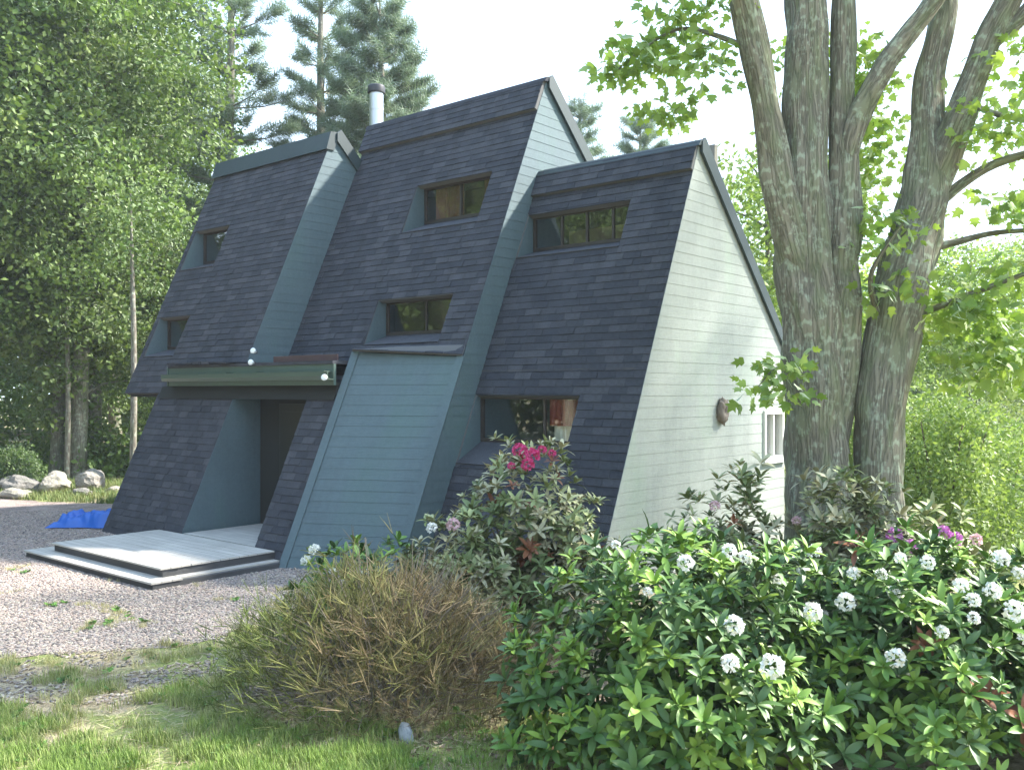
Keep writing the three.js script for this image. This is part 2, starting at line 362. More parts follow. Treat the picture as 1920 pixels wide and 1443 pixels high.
// the angled wall beside the entry, from the entry pier to the hall's corner
{
  const A = (h, o = 0) => W(-10.9, h, face(P0, h)), B = (h) => W(-9.33, h, face(P1, h));
  const n = B(0).sub(A(0)).cross(A(1).sub(A(0))).normalize();
  const topA = 3.08, topB = 3.0, lean = (h) => h;
  const wall = mesh('angled_wall', hexa([A(0), B(0), B(topB), A(topA)].map((p) => p.addScaledVector(n, -0.09)), [A(0), B(0), B(topB), A(topA)]), M.paint, house);
  const E = 0.152, N = Math.ceil(topA / E);
  for (let i = 0; i < N; i++) {
    const h = i * E, ta = Math.min(h + E + 0.006, topA), tb = Math.min(h + E + 0.006, topB);
    if (tb - h < 0.03) continue;
    const o = 0.0095 + 0.002 * rnd();
    const q = [A(h), B(h), B(tb), A(ta)], f = [o, o, 0.006, 0.006];
    mesh('siding_board', hexa(q.map((p) => p.clone().addScaledVector(n, 0.002)), q.map((p, k) => p.clone().addScaledVector(n, f[k]))), M.paint, wall);
  }
  const post = (C, w0, w1, top, nm) => { // corner boards along the leaning edges
    const d = B(0).sub(A(0)).normalize();
    const q = (h, w) => C(h).addScaledVector(d, w);
    mesh(nm, hexa([q(0, w0), q(0, w1), q(top, w1), q(top, w0)].map((p) => p.addScaledVector(n, -0.02)), [q(0, w0), q(0, w1), q(top, w1), q(top, w0)].map((p) => p.addScaledVector(n, 0.03))), M.paint, wall);
  };
  post(A, -0.02, 0.1, topA, 'corner_board'); post(B, -0.1, 0.015, topB, 'corner_board');
  // little shingled roof over the angled wall
  const out = n.clone().setY(0).normalize();
  const e0 = W(-11.35, 3.16, face(P0, 3.0) - 0.1), e1 = A(topA).addScaledVector(out, 0.05).setY(3.12), e2 = B(topB).addScaledVector(out, 0.05).setY(3.035), i0 = W(-11.7, 3.22, face(P1, 3.22)), i2 = W(-9.36, 3.18, face(P1, 3.18));
  const roof = mesh('lean_roof', hexa([e1, e2, i2, i0].map((p) => p.clone().setY(p.y - 0.025)), [e1, e2, i2, i0]), M.backing, house);
  for (let r = 0; r < 3; r++) for (let k = 0; k < 6; k++) {
    const s = (a, b) => e1.clone().lerp(e2, a).lerp(i0.clone().lerp(i2, a), b);
    const a0 = k / 6, a1 = (k + 0.97) / 6, b0 = r / 3 - 0.06 - 0.05 * rnd(), b1 = (r + 1.1) / 3;
    const q = [s(a0, b0), s(a1, b0), s(a1, b1), s(a0, b1)], sag = r === 0 ? rr(-0.035, 0.01) : 0;
    mesh('shingle', hexa(q.map((p) => p.clone().setY(p.y + 0.004)), q.map((p, i) => p.clone().setY(p.y + (i < 2 ? 0.022 + sag * 0.3 : 0.012)))), M.shingles[(r + k * 2) % 5], roof);
  }
}
// roofs, ridge caps, edge trim
function backRoof(u0, u1, [av, ah, bv]) {
  const t = 0.2, e = ah - (bv - av), o = 0.25;
  const roof = mesh('back_roof', profile([[av - 0.02, ah - 0.02], [av + 0.1, ah + 0.09], [bv + o, e - o + 0.2], [bv + o, e - o]], u0, u1), M.shingles[1], house);
  mesh('edge_trim', profile([[av + 0.0, ah - 0.12], [av + 0.0, ah + 0.03], [av + 0.09, ah + 0.1], [bv + o + 0.01, e - o + 0.19], [bv + o + 0.01, e - o - 0.03]], u1 + 0.001, u1 + 0.045), M.trim, roof);
  return roof;
}
backRoof(-17.38, -13.6, APEX.end); backRoof(-13.68, -9.31, APEX.hall); backRoof(-9.31, -6.41, APEX.nook);
mesh('fascia_board', profile([[face(P0, 7.0) - 0.08, 6.96], [face(P0, 7.25) - 0.09, 7.3], [face(P0, 7.25) + 0.1, 7.32], [face(P0, 7.0) + 0.1, 6.96]], -17.4, -13.585), M.trim, house);
mesh('ridge_cap', profile([[face(P1, 7.56) - 0.1, 7.55], [face(P1, 7.6) - 0.06, 7.63], [12.12, 7.68], [12.12, 7.6]], -13.7, -9.28), M.shingles[0], house);
mesh('ridge_cap', profile([[face(P2, 5.98) - 0.09, 5.97], [face(P2, 6.02) - 0.05, 6.05], [11.92, 6.1], [11.92, 6.02]], -9.32, -6.38), M.trim, house);

// recessed windows
function recessed(key, opt = {}) {
  const [u0, u1, hb, ht, hp, P] = WIN[key], rec = opt.rec ?? 0.16, vp = face(P, ht) + rec;
  const w = group('window', null, 0, house);
  const fb = face(P, hb), ft = face(P, ht);
  mesh('sill', profile([[fb - 0.03, hb + 0.0], [vp + 0.02, hp], [vp + 0.02, hp - 0.05], [fb + 0.02, hb - 0.06]], u0 + 0.005, u1 - 0.005), M.shingles[4], w);
  for (const u of [u0 - 0.026, u1 - 0.004]) mesh('cheek', profile([[fb + 0.01, hb - 0.02], [ft + 0.01, ht + 0.01], [vp + 0.06, ht + 0.01], [vp + 0.06, hp - 0.03]], u, u + 0.03), M.paint, w);
  mesh('head', profile([[ft + 0.004, ht], [ft + 0.004, ht + 0.03], [vp + 0.06, ht + 0.03], [vp + 0.06, ht]], u0, u1), M.soffit, w);
  const b = 0.055;
  const fm = opt.white ? M.frameWhite : M.frame;
  mesh('frame', mergeGeometries([block(u0, u1, ht - b, ht, vp, vp + 0.05), block(u0, u1, hp, hp + b, vp, vp + 0.05), block(u0, u0 + b, hp + b, ht - b, vp, vp + 0.05), block(u1 - b, u1, hp + b, ht - b, vp, vp + 0.05)]), fm, w);
  const cuts = [u0 + b, ...(opt.bars || []).map((t) => lerp(u0, u1, t)), u1 - b];
  for (let i = 1; i < cuts.length - 1; i++) mesh('mullion', block(cuts[i] - 0.02, cuts[i] + 0.02, hp + b, ht - b, vp + 0.004, vp + 0.045), fm, w);
  for (let i = 0; i < cuts.length - 1; i++) mesh('pane', block(cuts[i] + (i ? 0.02 : 0), cuts[i + 1] - (i < cuts.length - 2 ? 0.02 : 0), hp + b, ht - b, vp + 0.02, vp + 0.025), M.glass, w);
  return { w, vp, u0, u1, hp, ht };
}
function drape(name, u0, u1, h0, h1, v, mat, parent) {              // hanging cloth with folds
  const n = 28, s = new THREE.Shape(); const f = (t) => 0.03 * Math.sin(t * 40) + 0.012 * Math.sin(t * 91);
  for (let i = 0; i <= n; i++) { const t = i / n; s[i ? 'lineTo' : 'moveTo'](lerp(u0, u1, t), v + f(t)); }
  for (let i = n; i >= 0; i--) { const t = i / n; s.lineTo(lerp(u0, u1, t), v + 0.012 + f(t)); }
  const g = new THREE.ExtrudeGeometry(s, { depth: h1 - h0, bevelEnabled: false });
  g.rotateX(-Math.PI / 2); g.translate(0, h0, 0);
  return mesh(name, boxUV(g), mat, parent);
}
{
  let x = recessed('hallUpper', { bars: [0.5] });
  drape('curtain', x.u0 + 0.1, x.u0 + 0.75, x.hp, x.ht, x.vp + 0.2, M.curtainBrown, x.w);
  drape('curtain', x.u1 - 0.5, x.u1 - 0.05, x.hp, x.ht, x.vp + 0.2, M.curtainBrown, x.w);
  recessed('hallLower', { bars: [0.55] });
  recessed('endUpper'); recessed('endLower');
  recessed('nookUpper', { bars: [0.3, 0.55, 0.8], rec: 0.1 });
  x = recessed('nookLower', { bars: [0.64], rec: 0.08 });
  drape('curtain', x.u1 - 0.66, x.u1 - 0.06, x.hp + 0.26, x.ht, x.vp + 0.1, M.curtainRed, x.w);
  drape('cafe_curtain', x.u1 - 0.62, x.u1 - 0.14, x.hp + 0.03, x.hp + 0.27, x.vp + 0.16, M.blind, x.w);
}
// window in the pale side wall
{
  const w = group('window', null, 0, house), [v0, v1, h0, h1] = sideWin, b = 0.06;
  const bar = (a, c, d, e) => block(-6.5, -6.385, d, e, a, c);
  mesh('frame', mergeGeometries([bar(v0, v1, h1 - b, h1), bar(v0, v1, h0, h0 + b), bar(v0, v0 + b, h0 + b, h1 - b), bar(v1 - b, v1, h0 + b, h1 - b)]), M.frameWhite, w);
  mesh('mullion', block(-6.49, -6.4, h0 + b, h1 - b, (v0 + v1) / 2 - 0.02, (v0 + v1) / 2 + 0.02), M.frameWhite, w);
  mesh('pane', block(-6.462, -6.457, h0 + b, h1 - b, v0 + b, (v0 + v1) / 2 - 0.02), M.glass, w);
  mesh('pane', block(-6.462, -6.457, h0 + b, h1 - b, (v0 + v1) / 2 + 0.02, v1 - b), M.glass, w);
  mesh('sill', block(-6.44, -6.36, h0 - 0.05, h0 - 0.002, v0 - 0.05, v1 + 0.05), M.frameWhite, w);
}
// entry: recess, door, canopy with gutter
{
  const e = group('entry', null, 0, house);
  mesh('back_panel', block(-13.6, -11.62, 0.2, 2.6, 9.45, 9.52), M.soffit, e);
  mesh('pier_cheek', profile([[face(P0, 0.2) + 0.1, 0.02], [face(P0, 2.6) + 0.1, 2.6], [9.6, 2.6], [9.6, 0.02]], -11.62, -11.54), M.paint, e);
  const d = mesh('door', block(-13.0, -12.05, 0.24, 2.28, 9.4, 9.447), M.door, e);
  mesh('panel', block(-12.9, -12.15, 1.4, 2.15, 9.385, 9.4), M.door, d); mesh('panel', block(-12.9, -12.15, 0.4, 1.25, 9.385, 9.4), M.door, d);
  const kb = new THREE.SphereGeometry(0.035, 12, 8); kb.translate(-12.13, 1.2, -9.345); mesh('knob', kb, M.metal, d);
  const c = group('canopy', null, 0, house), u0 = -15.6, u1 = -10.93;
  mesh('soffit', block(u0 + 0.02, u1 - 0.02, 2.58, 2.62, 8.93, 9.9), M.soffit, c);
  mesh('flat_roof', block(u0, u1 + 0.0, 2.9, 2.95, 8.86, 9.98), M.shingles[2], c);
  mesh('canopy_shade_strip', profile([[face(P0, 2.36) - 0.035, 2.36], [face(P0, 2.579) - 0.035, 2.579], [face(P0, 2.579) + 0.02, 2.579], [face(P0, 2.36) + 0.02, 2.36]], -16.0, -10.95), M.soffit, c);  // added dark strip: its colour stands in for shade under the canopy
  mesh('fascia', block(u0, u1, 2.58, 2.9, 8.88, 8.925), M.fascia, c);
  mesh('end_board', block(u0 - 0.03, u0, 2.58, 2.93, 8.86, 9.2), M.fascia, c);
  const gs = [[0, 0], [0, 0.12], [-0.015, 0.12], [-0.015, 0.02], [-0.1, 0.02], [-0.12, 0.06], [-0.12, 0.125], [-0.135, 0.125], [-0.135, 0.055], [-0.11, 0]];
  mesh('gutter', profile(gs.map(([a, b]) => [8.876 + a, 2.66 + b]), u0 - 0.03, u1 + 0.02), M.gutter, c);
  for (let i = 0; i < 6; i++) mesh('gutter_bracket', block(u0 + 0.3 + i * 0.86, u0 + 0.33 + i * 0.86, 2.775, 2.795, 8.735, 8.89), M.gutter, c);
  mesh('flashing', block(-12.6, -11.0, 2.952, 3.05, 9.0, 9.03), M.flash, c);
  // loose shingle ends along the top of the canopy
  for (let i = 0; i < 8; i++) { const a = u0 + 0.08 + i * 0.27; mesh('shingle', block(a, a + 0.255, 2.953 + 0.02 * rnd(), 2.975 + 0.03 * rnd(), 8.82 - 0.04 * rnd(), 9.2), M.shingles[i % 5], c); }
}
function floodlight(p, turn, tilt) {
  const g = group('floodlight', p, turn, house); g.scale.setScalar(0.68);
  const pts = [[0.0, 0], [0.03, 0], [0.035, 0.04], [0.062, 0.1], [0.07, 0.14], [0.055, 0.16], [0.0, 0.168]].map(([x, y]) => new THREE.Vector2(x, y));
  const b = mesh('bulb', new THREE.LatheGeometry(pts, 18), M.bulb, g); b.rotation.x = tilt;
  mesh('socket', new THREE.CylinderGeometry(0.04, 0.045, 0.07, 14), M.capMetal, g);
}
floodlight(W(-12.85, 3.12, 8.84), 0.4, 1.3); floodlight(W(-12.85, 2.95, 8.8), 0.4, 1.5); floodlight(W(-10.9, 2.68, 8.7), 0.7, 1.45);
// stove pipe
{
  const c = group('chimney_pipe', W(-14.17, 0, 12.6), 0, house);
  const g = new THREE.CylinderGeometry(0.14, 0.14, 3.1, 24); g.translate(0, 7.0, 0); mesh('pipe', g, M.metal, c);
  for (const h of [7.75, 8.2]) { const s = new THREE.CylinderGeometry(0.147, 0.147, 0.04, 24); s.translate(0, h, 0); mesh('band', s, M.metal, c); }
  const k = new THREE.LatheGeometry([[0, 0.1], [0.16, 0.08], [0.175, 0.05], [0.175, -0.07], [0.16, -0.08], [0.15, -0.04]].map(([x, y]) => new THREE.Vector2(x, y)), 24); k.translate(0, 8.6, 0); mesh('cap', k, M.capMetal, c);
}
// dried wreath on the side wall
{
  const g = new THREE.TorusGeometry(0.095, 0.075, 12, 30), p = g.attributes.position;
  for (let i = 0; i < p.count; i++) { const x = p.getX(i), y = p.getY(i), z = p.getZ(i), k = 1 + 0.4 * perlin.noise(x * 28, y * 28, z * 28); p.setXYZ(i, x * k, y * 1.45 * k, z * k); }
  g.computeVertexNormals(); g.rotateY(Math.PI / 2);
  const t = mesh('wreath', g, M.wreath); t.position.copy(W(-6.375, 2.2, 12.42)); t.scale.setScalar(0.78);
  tag(t, 'small brown oval wreath hung on the pale side wall', 'wreath');
}
// stepped wooden platform before the entry
{
  const t = group('entry_platform');
  tag(t, 'low two-stepped grey wooden platform in front of the entry', 'platform');
  mesh('step_frame', block(-14.58, -10.89, 0, 0.075, 5.99, 8.0), M.deckDark, t);
  mesh('deck_frame', block(-14.2, -11.1, 0.075, 0.195, 6.24, 7.96), M.deckDark, t);
  mesh('threshold', block(-13.58, -11.64, 0.05, 0.215, 7.99, 9.44), M.deck, t);
  const E = 0.145;
  for (let v = 5.96, i = 0; i < 3; i++, v += E) mesh('step_board', block(-14.6, -10.87, 0.077, 0.1, v, v + E - 0.008), M.deck, t);
  for (let i = 0; i < 3; i++) { mesh('step_board', block(-11.02 + 0.0 - i * 0.0 + (i - 1) * 0.05 - 0.03, -10.97 + (i - 1) * 0.05 - 0.033, 0.077, 0.1, 6.4, 7.95), M.deck, t); mesh('step_board', block(-14.6 + i * 0.145, -14.462 + i * 0.145, 0.077, 0.1, 6.4, 7.95), M.deck, t); }
  for (let i = 0; i < 12; i++) { const v = 6.2 + i * E, h = 0.002 * rnd(), a = -14.22 - 0.01 * rnd(), b = -11.08 + 0.01 * rnd(), m = rr(-13.6, -11.9); mesh('deck_board', block(a, m - 0.003, 0.198 + h, 0.22 + h, v, v + E - 0.008), M.deck, t); mesh('deck_board', block(m + 0.003, b, 0.198 + h, 0.22 + h, v, v + E - 0.008), M.deck, t); }
}
// crumpled blue tarp
{
  const g = new THREE.PlaneGeometry(1.35, 0.7, 48, 24), p = g.attributes.position;
  for (let i = 0; i < p.count; i++) { const x = p.getX(i), y = p.getY(i), e = Math.min(1, (0.675 - Math.abs(x)) * 5, (0.35 - Math.abs(y)) * 6); p.setXYZ(i, x + 0.08 * perlin.noise(y * 5, x, 3), y + 0.12 * perlin.noise(x * 2.5, y, 1), 0.02 + Math.max(0, e) * (0.2 + 0.16 * Math.max(0, x + 0.3) / 1.5 + 0.1 * perlin.noise(x * 3, y * 4, 0) + 0.1 * perlin.noise(x * 8, y * 10, 2))); }
  g.rotateX(-Math.PI / 2); g.computeVertexNormals();
  const t = mesh('tarp', g, M.tarp); t.position.copy(W(-16.85, 0.01, 8.1)); t.rotation.y = 0.72;
  tag(t, 'crumpled bright blue tarp lying on gravel beside the house', 'tarp');
}

// ---------------------------------------------------------------- leaves
function leafGeo(len, wid, fold = 0.25, droop = 0.15, n = 4, blunt = false) {      // pointed oval leaf along +y, folded along its rib
  const pos = [], idx = [];
  for (let i = 0; i <= n; i++) { const t = i / n, w = wid / 2 * (blunt ? Math.pow(Math.max(0, Math.sin(Math.PI * (0.04 + 0.96 * t))), 0.6) : Math.sin(Math.PI * Math.pow(t, 0.8))) * (t < 1 ? 1 : 0), y = len * t, z = -droop * len * t * t; pos.push(-w, y, z + w * fold, 0, y, z, w, y, z + w * fold); }
  for (let i = 0; i < n; i++) { const a = i * 3, b = a + 3; idx.push(a, a + 1, b + 1, a, b + 1, b, a + 1, a + 2, b + 2, a + 1, b + 2, b + 1); }
  const g = new THREE.BufferGeometry(); g.setAttribute('position', new THREE.Float32BufferAttribute(pos, 3)); g.setIndex(idx); return g;
}
function placeG(g, p, q, s = 1) { return g.clone().applyMatrix4(new THREE.Matrix4().compose(p, q, V3(s, s, s))); }
const up = V3(0, 1, 0);
const qTo = (d, spin = rr(0, 6.28)) => new THREE.Quaternion().setFromUnitVectors(up, d.clone().normalize()).multiply(new THREE.Quaternion().setFromAxisAngle(up, spin));
const rdir = () => { const z = rr(-1, 1), a = rr(0, 6.283), s = Math.sqrt(1 - z * z); return V3(s * Math.cos(a), z, s * Math.sin(a)); };
function finish(list) { const g = mergeGeometries(list.map((g) => { g.deleteAttribute('uv'); g.deleteAttribute('normal'); return g; })); g.computeVertexNormals(); return g; }
function mapleLeaf(s) {
  const out = [[0, 0], [0.32, 0.02], [0.5, 0.28], [0.3, 0.36], [0.56, 0.66], [0.24, 0.62], [0, 1.0], [-0.24, 0.62], [-0.56, 0.66], [-0.3, 0.36], [-0.5, 0.28], [-0.32, 0.02]];
  const pos = [0, 0.4 * s, -0.03 * s], idx = []; out.forEach(([x, y], i) => { pos.push(x * s, y * s, 0.1 * s * Math.abs(x) - 0.12 * s * y * y); idx.push(0, i + 1, (i + 1) % 12 + 1); });
  const g = new THREE.BufferGeometry(); g.setAttribute('position', new THREE.Float32BufferAttribute(pos, 3)); g.setIndex(idx); return g;
}
function clumpGeo(n, R, leaf, flat = 1) {                           // loose ball of leaves
  const list = [];
  for (let i = 0; i < n; i++) { const d = rdir(); d.y *= flat; const p = d.clone().multiplyScalar(R * Math.cbrt(rnd())); const dir = d.clone().multiplyScalar(0.8).add(rdir()).add(V3(0, -0.25, 0)); list.push(placeG(leaf, p, qTo(dir), rr(0.7, 1.25))); }
  return finish(list);
}
const forestClump = [0, 1].map(() => clumpGeo(26, 0.5, leafGeo(0.15, 0.1, 0.2, 0.2, 2), 0.7));
const fineClump = clumpGeo(44, 0.32, leafGeo(0.075, 0.042, 0.2, 0.2, 2), 0.85);
const mapleSprig = (() => { const l = []; for (let i = 0; i < 9; i++) { const d = V3(rr(-1, 1), rr(-0.5, 0.35), rr(-1, 1)); l.push(placeG(mapleLeaf(0.105), d.clone().multiplyScalar(0.2), qTo(d.add(V3(0, -0.4, 0))), rr(0.7, 1.2))); } return finish(l); })();
const needleTuft = (() => { const l = [], nd = leafGeo(0.2, 0.014, 0, 0.1, 1); const blade = new THREE.BufferGeometry(); blade.setAttribute('position', new THREE.Float32BufferAttribute([-0.009, 0, 0, 0.009, 0, 0, 0, 0.2, 0], 3)); blade.setIndex([0, 1, 2]); for (let k = 0; k < 46; k++) { const t = k / 46, d = V3(Math.cos(k * 2.4), 0.55, Math.sin(k * 2.4)); l.push(placeG(blade, V3(0, t * 0.45, 0), qTo(d), rr(0.8, 1.3))); } return finish(l); })();
function scatter(name, geo, mat, items, parent, tint) {             // items: {p, q, s, c}
  const m = new THREE.InstancedMesh(geo, mat, items.length), m4 = new THREE.Matrix4(), c = new THREE.Color();
  items.forEach((t, i) => { m.setMatrixAt(i, m4.compose(t.p, t.q, t.s?.isVector3 ? t.s : V3(t.s || 1, t.s || 1, t.s || 1))); m.setColorAt(i, t.c ? c.setRGB(...t.c) : c.setRGB(...(tint ? tint() : [1, 1, 1]))); });
  m.castShadow = m.receiveShadow = true; m.name = parent ? name : numbered(name); m.userData.kind = 'stuff';
  (parent || scene).add(m); return m;
}
const tintBy = (a, b, v) => () => { const t = rnd(), k = 1 + v * (rnd() - 0.5); return mul(mixc(a, b, t), k); };

// ---------------------------------------------------------------- trees of the wood
const LM = { forest: leafMat([1, 1, 1], 0.5, 0.8), bright: leafMat([1, 1, 1], 0.58, 0.8), needle: leafMat([1, 1, 1], 0.5, 0.85) };
function broadTree(name, H, H0, R, nClump, tint, mat, trunkR, barkM, opt = {}) {
  const g = group(name);
  const bend = V3(rr(-0.4, 0.4), 0, rr(-0.4, 0.4)), wood = [];
  const tp = (t) => V3(bend.x * Math.sin(t * 3), t * H * 0.95, bend.z * Math.sin(t * 2.3));
  mesh('trunk', tube([0, 0.2, 0.45, 0.7, 1].map(tp), [trunkR * 1.25, trunkR, trunkR * 0.8, trunkR * 0.5, trunkR * 0.12], 9, 3, 0.2), barkM, g);
  const items = [], lobes = [];
  const nl = opt.limbs || 16;
  for (let i = 0; i < nl; i++) {
    const t = lerp(H0 / H, 0.97, (i + 0.5) / nl), a = i * 2.4 + rr(-0.4, 0.4), prof = Math.sin(Math.PI * Math.min(1, 0.18 + 0.82 * (1 - (t * H - H0) / (H - H0)))) * 0.75 + 0.3;
    const L = R * prof * rr(0.75, 1.15), s = tp(t), e = s.clone().add(V3(Math.cos(a) * L, L * rr(0.1, 0.45), Math.sin(a) * L));
    wood.push(tube([s, s.clone().lerp(e, 0.5).add(V3(0, 0.12 * L, 0)), e], [trunkR * 0.32, trunkR * 0.2, trunkR * 0.06], 5, 2));
    lobes.push([s.clone().lerp(e, 0.75), L * 0.62, 1]); lobes.push([s.clone().lerp(e, 0.3), L * 0.45, 0.5]);
  }
  mesh('limbs', mergeGeometries(wood), barkM, g);
  const tot = lobes.reduce((s, l) => s + l[1] * l[1] * l[2], 0);
  for (const [c, r, w] of lobes) {
    const n = Math.round(nClump * r * r * w / tot), k0 = rr(0.75, 1.2);
    for (let i = 0; i < n; i++) { const d = rdir(), p = c.clone().add(V3(d.x * r, d.y * r * 0.55, d.z * r).multiplyScalar(Math.pow(rnd(), 0.4))); if (p.y < 0.4) continue; items.push({ p, q: qTo(V3(rr(-0.5, 0.5), 1, rr(-0.5, 0.5))), s: rr(0.75, 1.3) * (opt.cs || 1), c: mul(tint(), k0) }); }
  }
  scatter('crown', opt.clump || forestClump[0], mat, items, g);
  return g;
}
function pineTree(H, R, gap, tint, dens = 1) {
  const g = group('pine_tree'), wood = [], items = [];
  mesh('trunk', tube([V3(0, 0, 0), V3(0.1, H * 0.4, 0), V3(0, H * 0.75, 0.1), V3(0, H, 0)], [0.3, 0.22, 0.12, 0.02], 8, 3, 0.15), M.barkGrey, g);
  for (let h = H * 0.3, w = 0; h < H - 0.3; h += gap * rr(0.8, 1.2), w++) {
    const t = (h - H * 0.3) / (H * 0.7), nb = 5;
    for (let k = 0; k < nb; k++) {
      const a = w * 0.9 + k * 6.283 / nb + rr(-0.25, 0.25), L = R * (1 - t * 0.86) * rr(0.6, 1.15), rise = lerp(0.05, 0.5, t);
      const s = V3(0, h, 0), e = s.clone().add(V3(Math.cos(a) * L, L * rise, Math.sin(a) * L));
      wood.push(tube([s, s.clone().lerp(e, 0.6).add(V3(0, -0.06 * L, 0)), e], [0.035, 0.022, 0.006], 4, 2));
      const n = Math.round(L * 17 * dens);
      for (let i = 0; i < n; i++) {
        const f = Math.pow(rnd(), 0.6), side = rr(-1, 1) * 0.36 * L * (1 - f * 0.5) * (f > 0.2 ? 1 : 0.3);
        const p = s.clone().lerp(e, 0.15 + 0.87 * f).add(V3(-Math.sin(a) * side, rr(-0.04, 0.12) - 0.02 * Math.abs(side), Math.cos(a) * side));
        items.push({ p, q: qTo(V3(Math.cos(a) + rr(-0.5, 0.5) - Math.sin(a) * side * 0.6, 0.35 + rr(-0.2, 0.4), Math.sin(a) + rr(-0.5, 0.5) + Math.cos(a) * side * 0.6)), s: rr(0.8, 1.5), c: tint() });
      }
    }
  }
  mesh('limbs', mergeGeometries(wood), M.barkGrey, g);
  scatter('needles', needleTuft, LM.needle, items, g);
  return g;
}
function copyOf(root, name) { const c = root.clone(); c.name = numbered(name || root.name); scene.add(c); return c; }

const forestTint = tintBy([0.085, 0.165, 0.022], [0.2, 0.3, 0.045], 0.4);
const protoF = [
  broadTree('forest_tree', 16.5, 1.6, 3.1, 1250, forestTint, LM.forest, 0.2, M.bark, { limbs: 26 }),
  broadTree('forest_tree', 18, 3.0, 3.4, 1250, tintBy([0.08, 0.155, 0.028], [0.17, 0.27, 0.05], 0.4), LM.forest, 0.24, M.bark, { limbs: 24, clump: forestClump[1] }),
  broadTree('forest_tree', 14, 1.0, 2.7, 1000, tintBy([0.1, 0.18, 0.025], [0.23, 0.32, 0.05], 0.4), LM.forest, 0.16, M.bark, { limbs: 24 }),
];
// metres to the right / ahead, kind, size
const wood = [
  [-15.2, 24.5, 0, 0.95], [-12.9, 26.2, 2, 1.05], [-12.1, 25.8, 0, 1.0], [-10.2, 27.2, 2, 0.5], [-13.8, 29, 1, 1.0], [-16.8, 27.5, 1, 0.95], [-14.2, 31.5, 1, 1.02], [-18.6, 24, 2, 1.05],
  [-19.5, 31, 0, 1.1], [-15.8, 33.5, 2, 1.15], [-9.9, 33, 2, 0.6], [-15.6, 36.5, 0, 1.05], [-18, 38, 1, 1.1], [-22.5, 36, 1, 1.1], [-7.2, 37.5, 2, 0.5], [-12.8, 41, 1, 0.7], [-16.5, 43, 0, 1.1], [-21, 44, 0, 1.1], [-4.5, 41, 2, 0.55], [-8.8, 46, 1, 0.5],
];
wood.forEach(([r, f, k, s], i) => {
  const first = !protoF[k].userData.label, t = first ? protoF[k] : copyOf(protoF[k], 'forest_tree');
  t.position.copy(at(r, f)); t.rotation.y = i * 1.7; t.scale.setScalar(s);
  tag(t, 'tall leafy tree in the dense dark wood beyond the boulders', 'tree', 'trees of the wood beyond the boulders');
});
// the wood goes on round the clearing (mirrored in the window panes)
[[-23, 20, 1, 1], [-25, 15, 0, 1], [-24, 10, 2, 1.1], [-27, 6, 1, 1], [-24, 2, 0, 1], [-27, -3, 2, 1.1], [-22, -7, 1, 0.95], [-18, -11, 0, 1], [-12, -13, 1, 1], [-6, -15, 0, 1], [0, -15, 2, 1.1], [-21, 12.5, 0, 1], [-20.5, 16.5, 2, 1.05], [-21.5, 7.5, 1, 0.9], [-22, -1, 0, 0.95], [-20, 4.5, 2, 1], [-15.5, -9, 2, 1]].forEach(([r, f, k, s], i) => {
  const t = copyOf(protoF[k], 'clearing_tree'); t.position.copy(at(r, f)); t.rotation.y = i * 2.1; t.scale.setScalar(s);
  tag(t, 'leafy tree at the edge of the clearing, facing the house front, outside the picture', 'tree', 'trees facing the house front outside the picture');
});
// undergrowth at the wood's edge
{
  const low = [];
  for (let i = 0; i < 700; i++) { const r = rr(-17, -7.5), f = rr(25.5, 33); low.push({ p: at(r, f, rr(0, 1.4) * rnd()), q: qTo(rdir()), s: rr(0.7, 1.4), c: forestTint() }); }
  tag(scatter('undergrowth', forestClump[1], LM.forest, low), 'dark leafy undergrowth along the foot of the wood', 'undergrowth', null, 'stuff');
}
// far wood closing the view
{
  const mk = (n, r0, r1, f0, f1, H) => { const l = []; for (let i = 0; i < n; i++) { const r = rr(r0, r1), f = rr(f0, f1), top = H * (0.8 + 0.35 * perlin.noise(r * 0.18, 2, 0)); l.push({ p: at(r, f, top * Math.pow(rnd(), 0.8)), q: qTo(rdir()), s: rr(1.6, 3), c: mul(forestTint(), 1.1) }); } return l; };
  tag(scatter('far_wood', forestClump[1], LM.forest, mk(3600, -48, 2, 47, 56, 11)), 'far mass of dark leaves closing the view behind the wood', 'wood', null, 'stuff');
  tag(scatter('side_wood', forestClump[1], LM.forest, mk(2600, -34, -27, -8, 34, 9)), 'leafy wood closing the clearing outside the picture', 'wood', null, 'stuff');
  tag(scatter('far_hedgerow', forestClump[0], LM.bright, mk(2600, 10, 52, 52, 62, 6.5)), 'far bright green hedgerow across the open ground', 'hedgerow', null, 'stuff');
}
// bare pale trunks standing in front of the wood
[[-9.5, 23.2, 7.5, 0.09, 'slender pale grey trunk rising close beside the house corner'], [-12.2, 25.4, 6, 0.08, 'thin dark sapling trunk in front of the wood, nearest the boxwood']].forEach(([r, f, H, R, label]) => {
  const g = group('sapling_tree', at(r, f));
  mesh('trunk', tube([V3(0, 0, 0), V3(0.06, H * 0.4, 0), V3(-0.05, H * 0.75, 0), V3(0.05, H, 0.1)], [R, R * 0.85, R * 0.6, R * 0.2], 8, 3, 0.1), M.barkGrey, g);
  const it = []; for (let i = 0; i < 90; i++) it.push({ p: V3(rr(-1, 1), H + rr(-2.2, 0.8), rr(-1, 1)), q: qTo(rdir()), s: rr(0.6, 1), c: forestTint() });
  scatter('crown', forestClump[0], LM.forest, it, g);
  tag(g, label, 'tree');
});
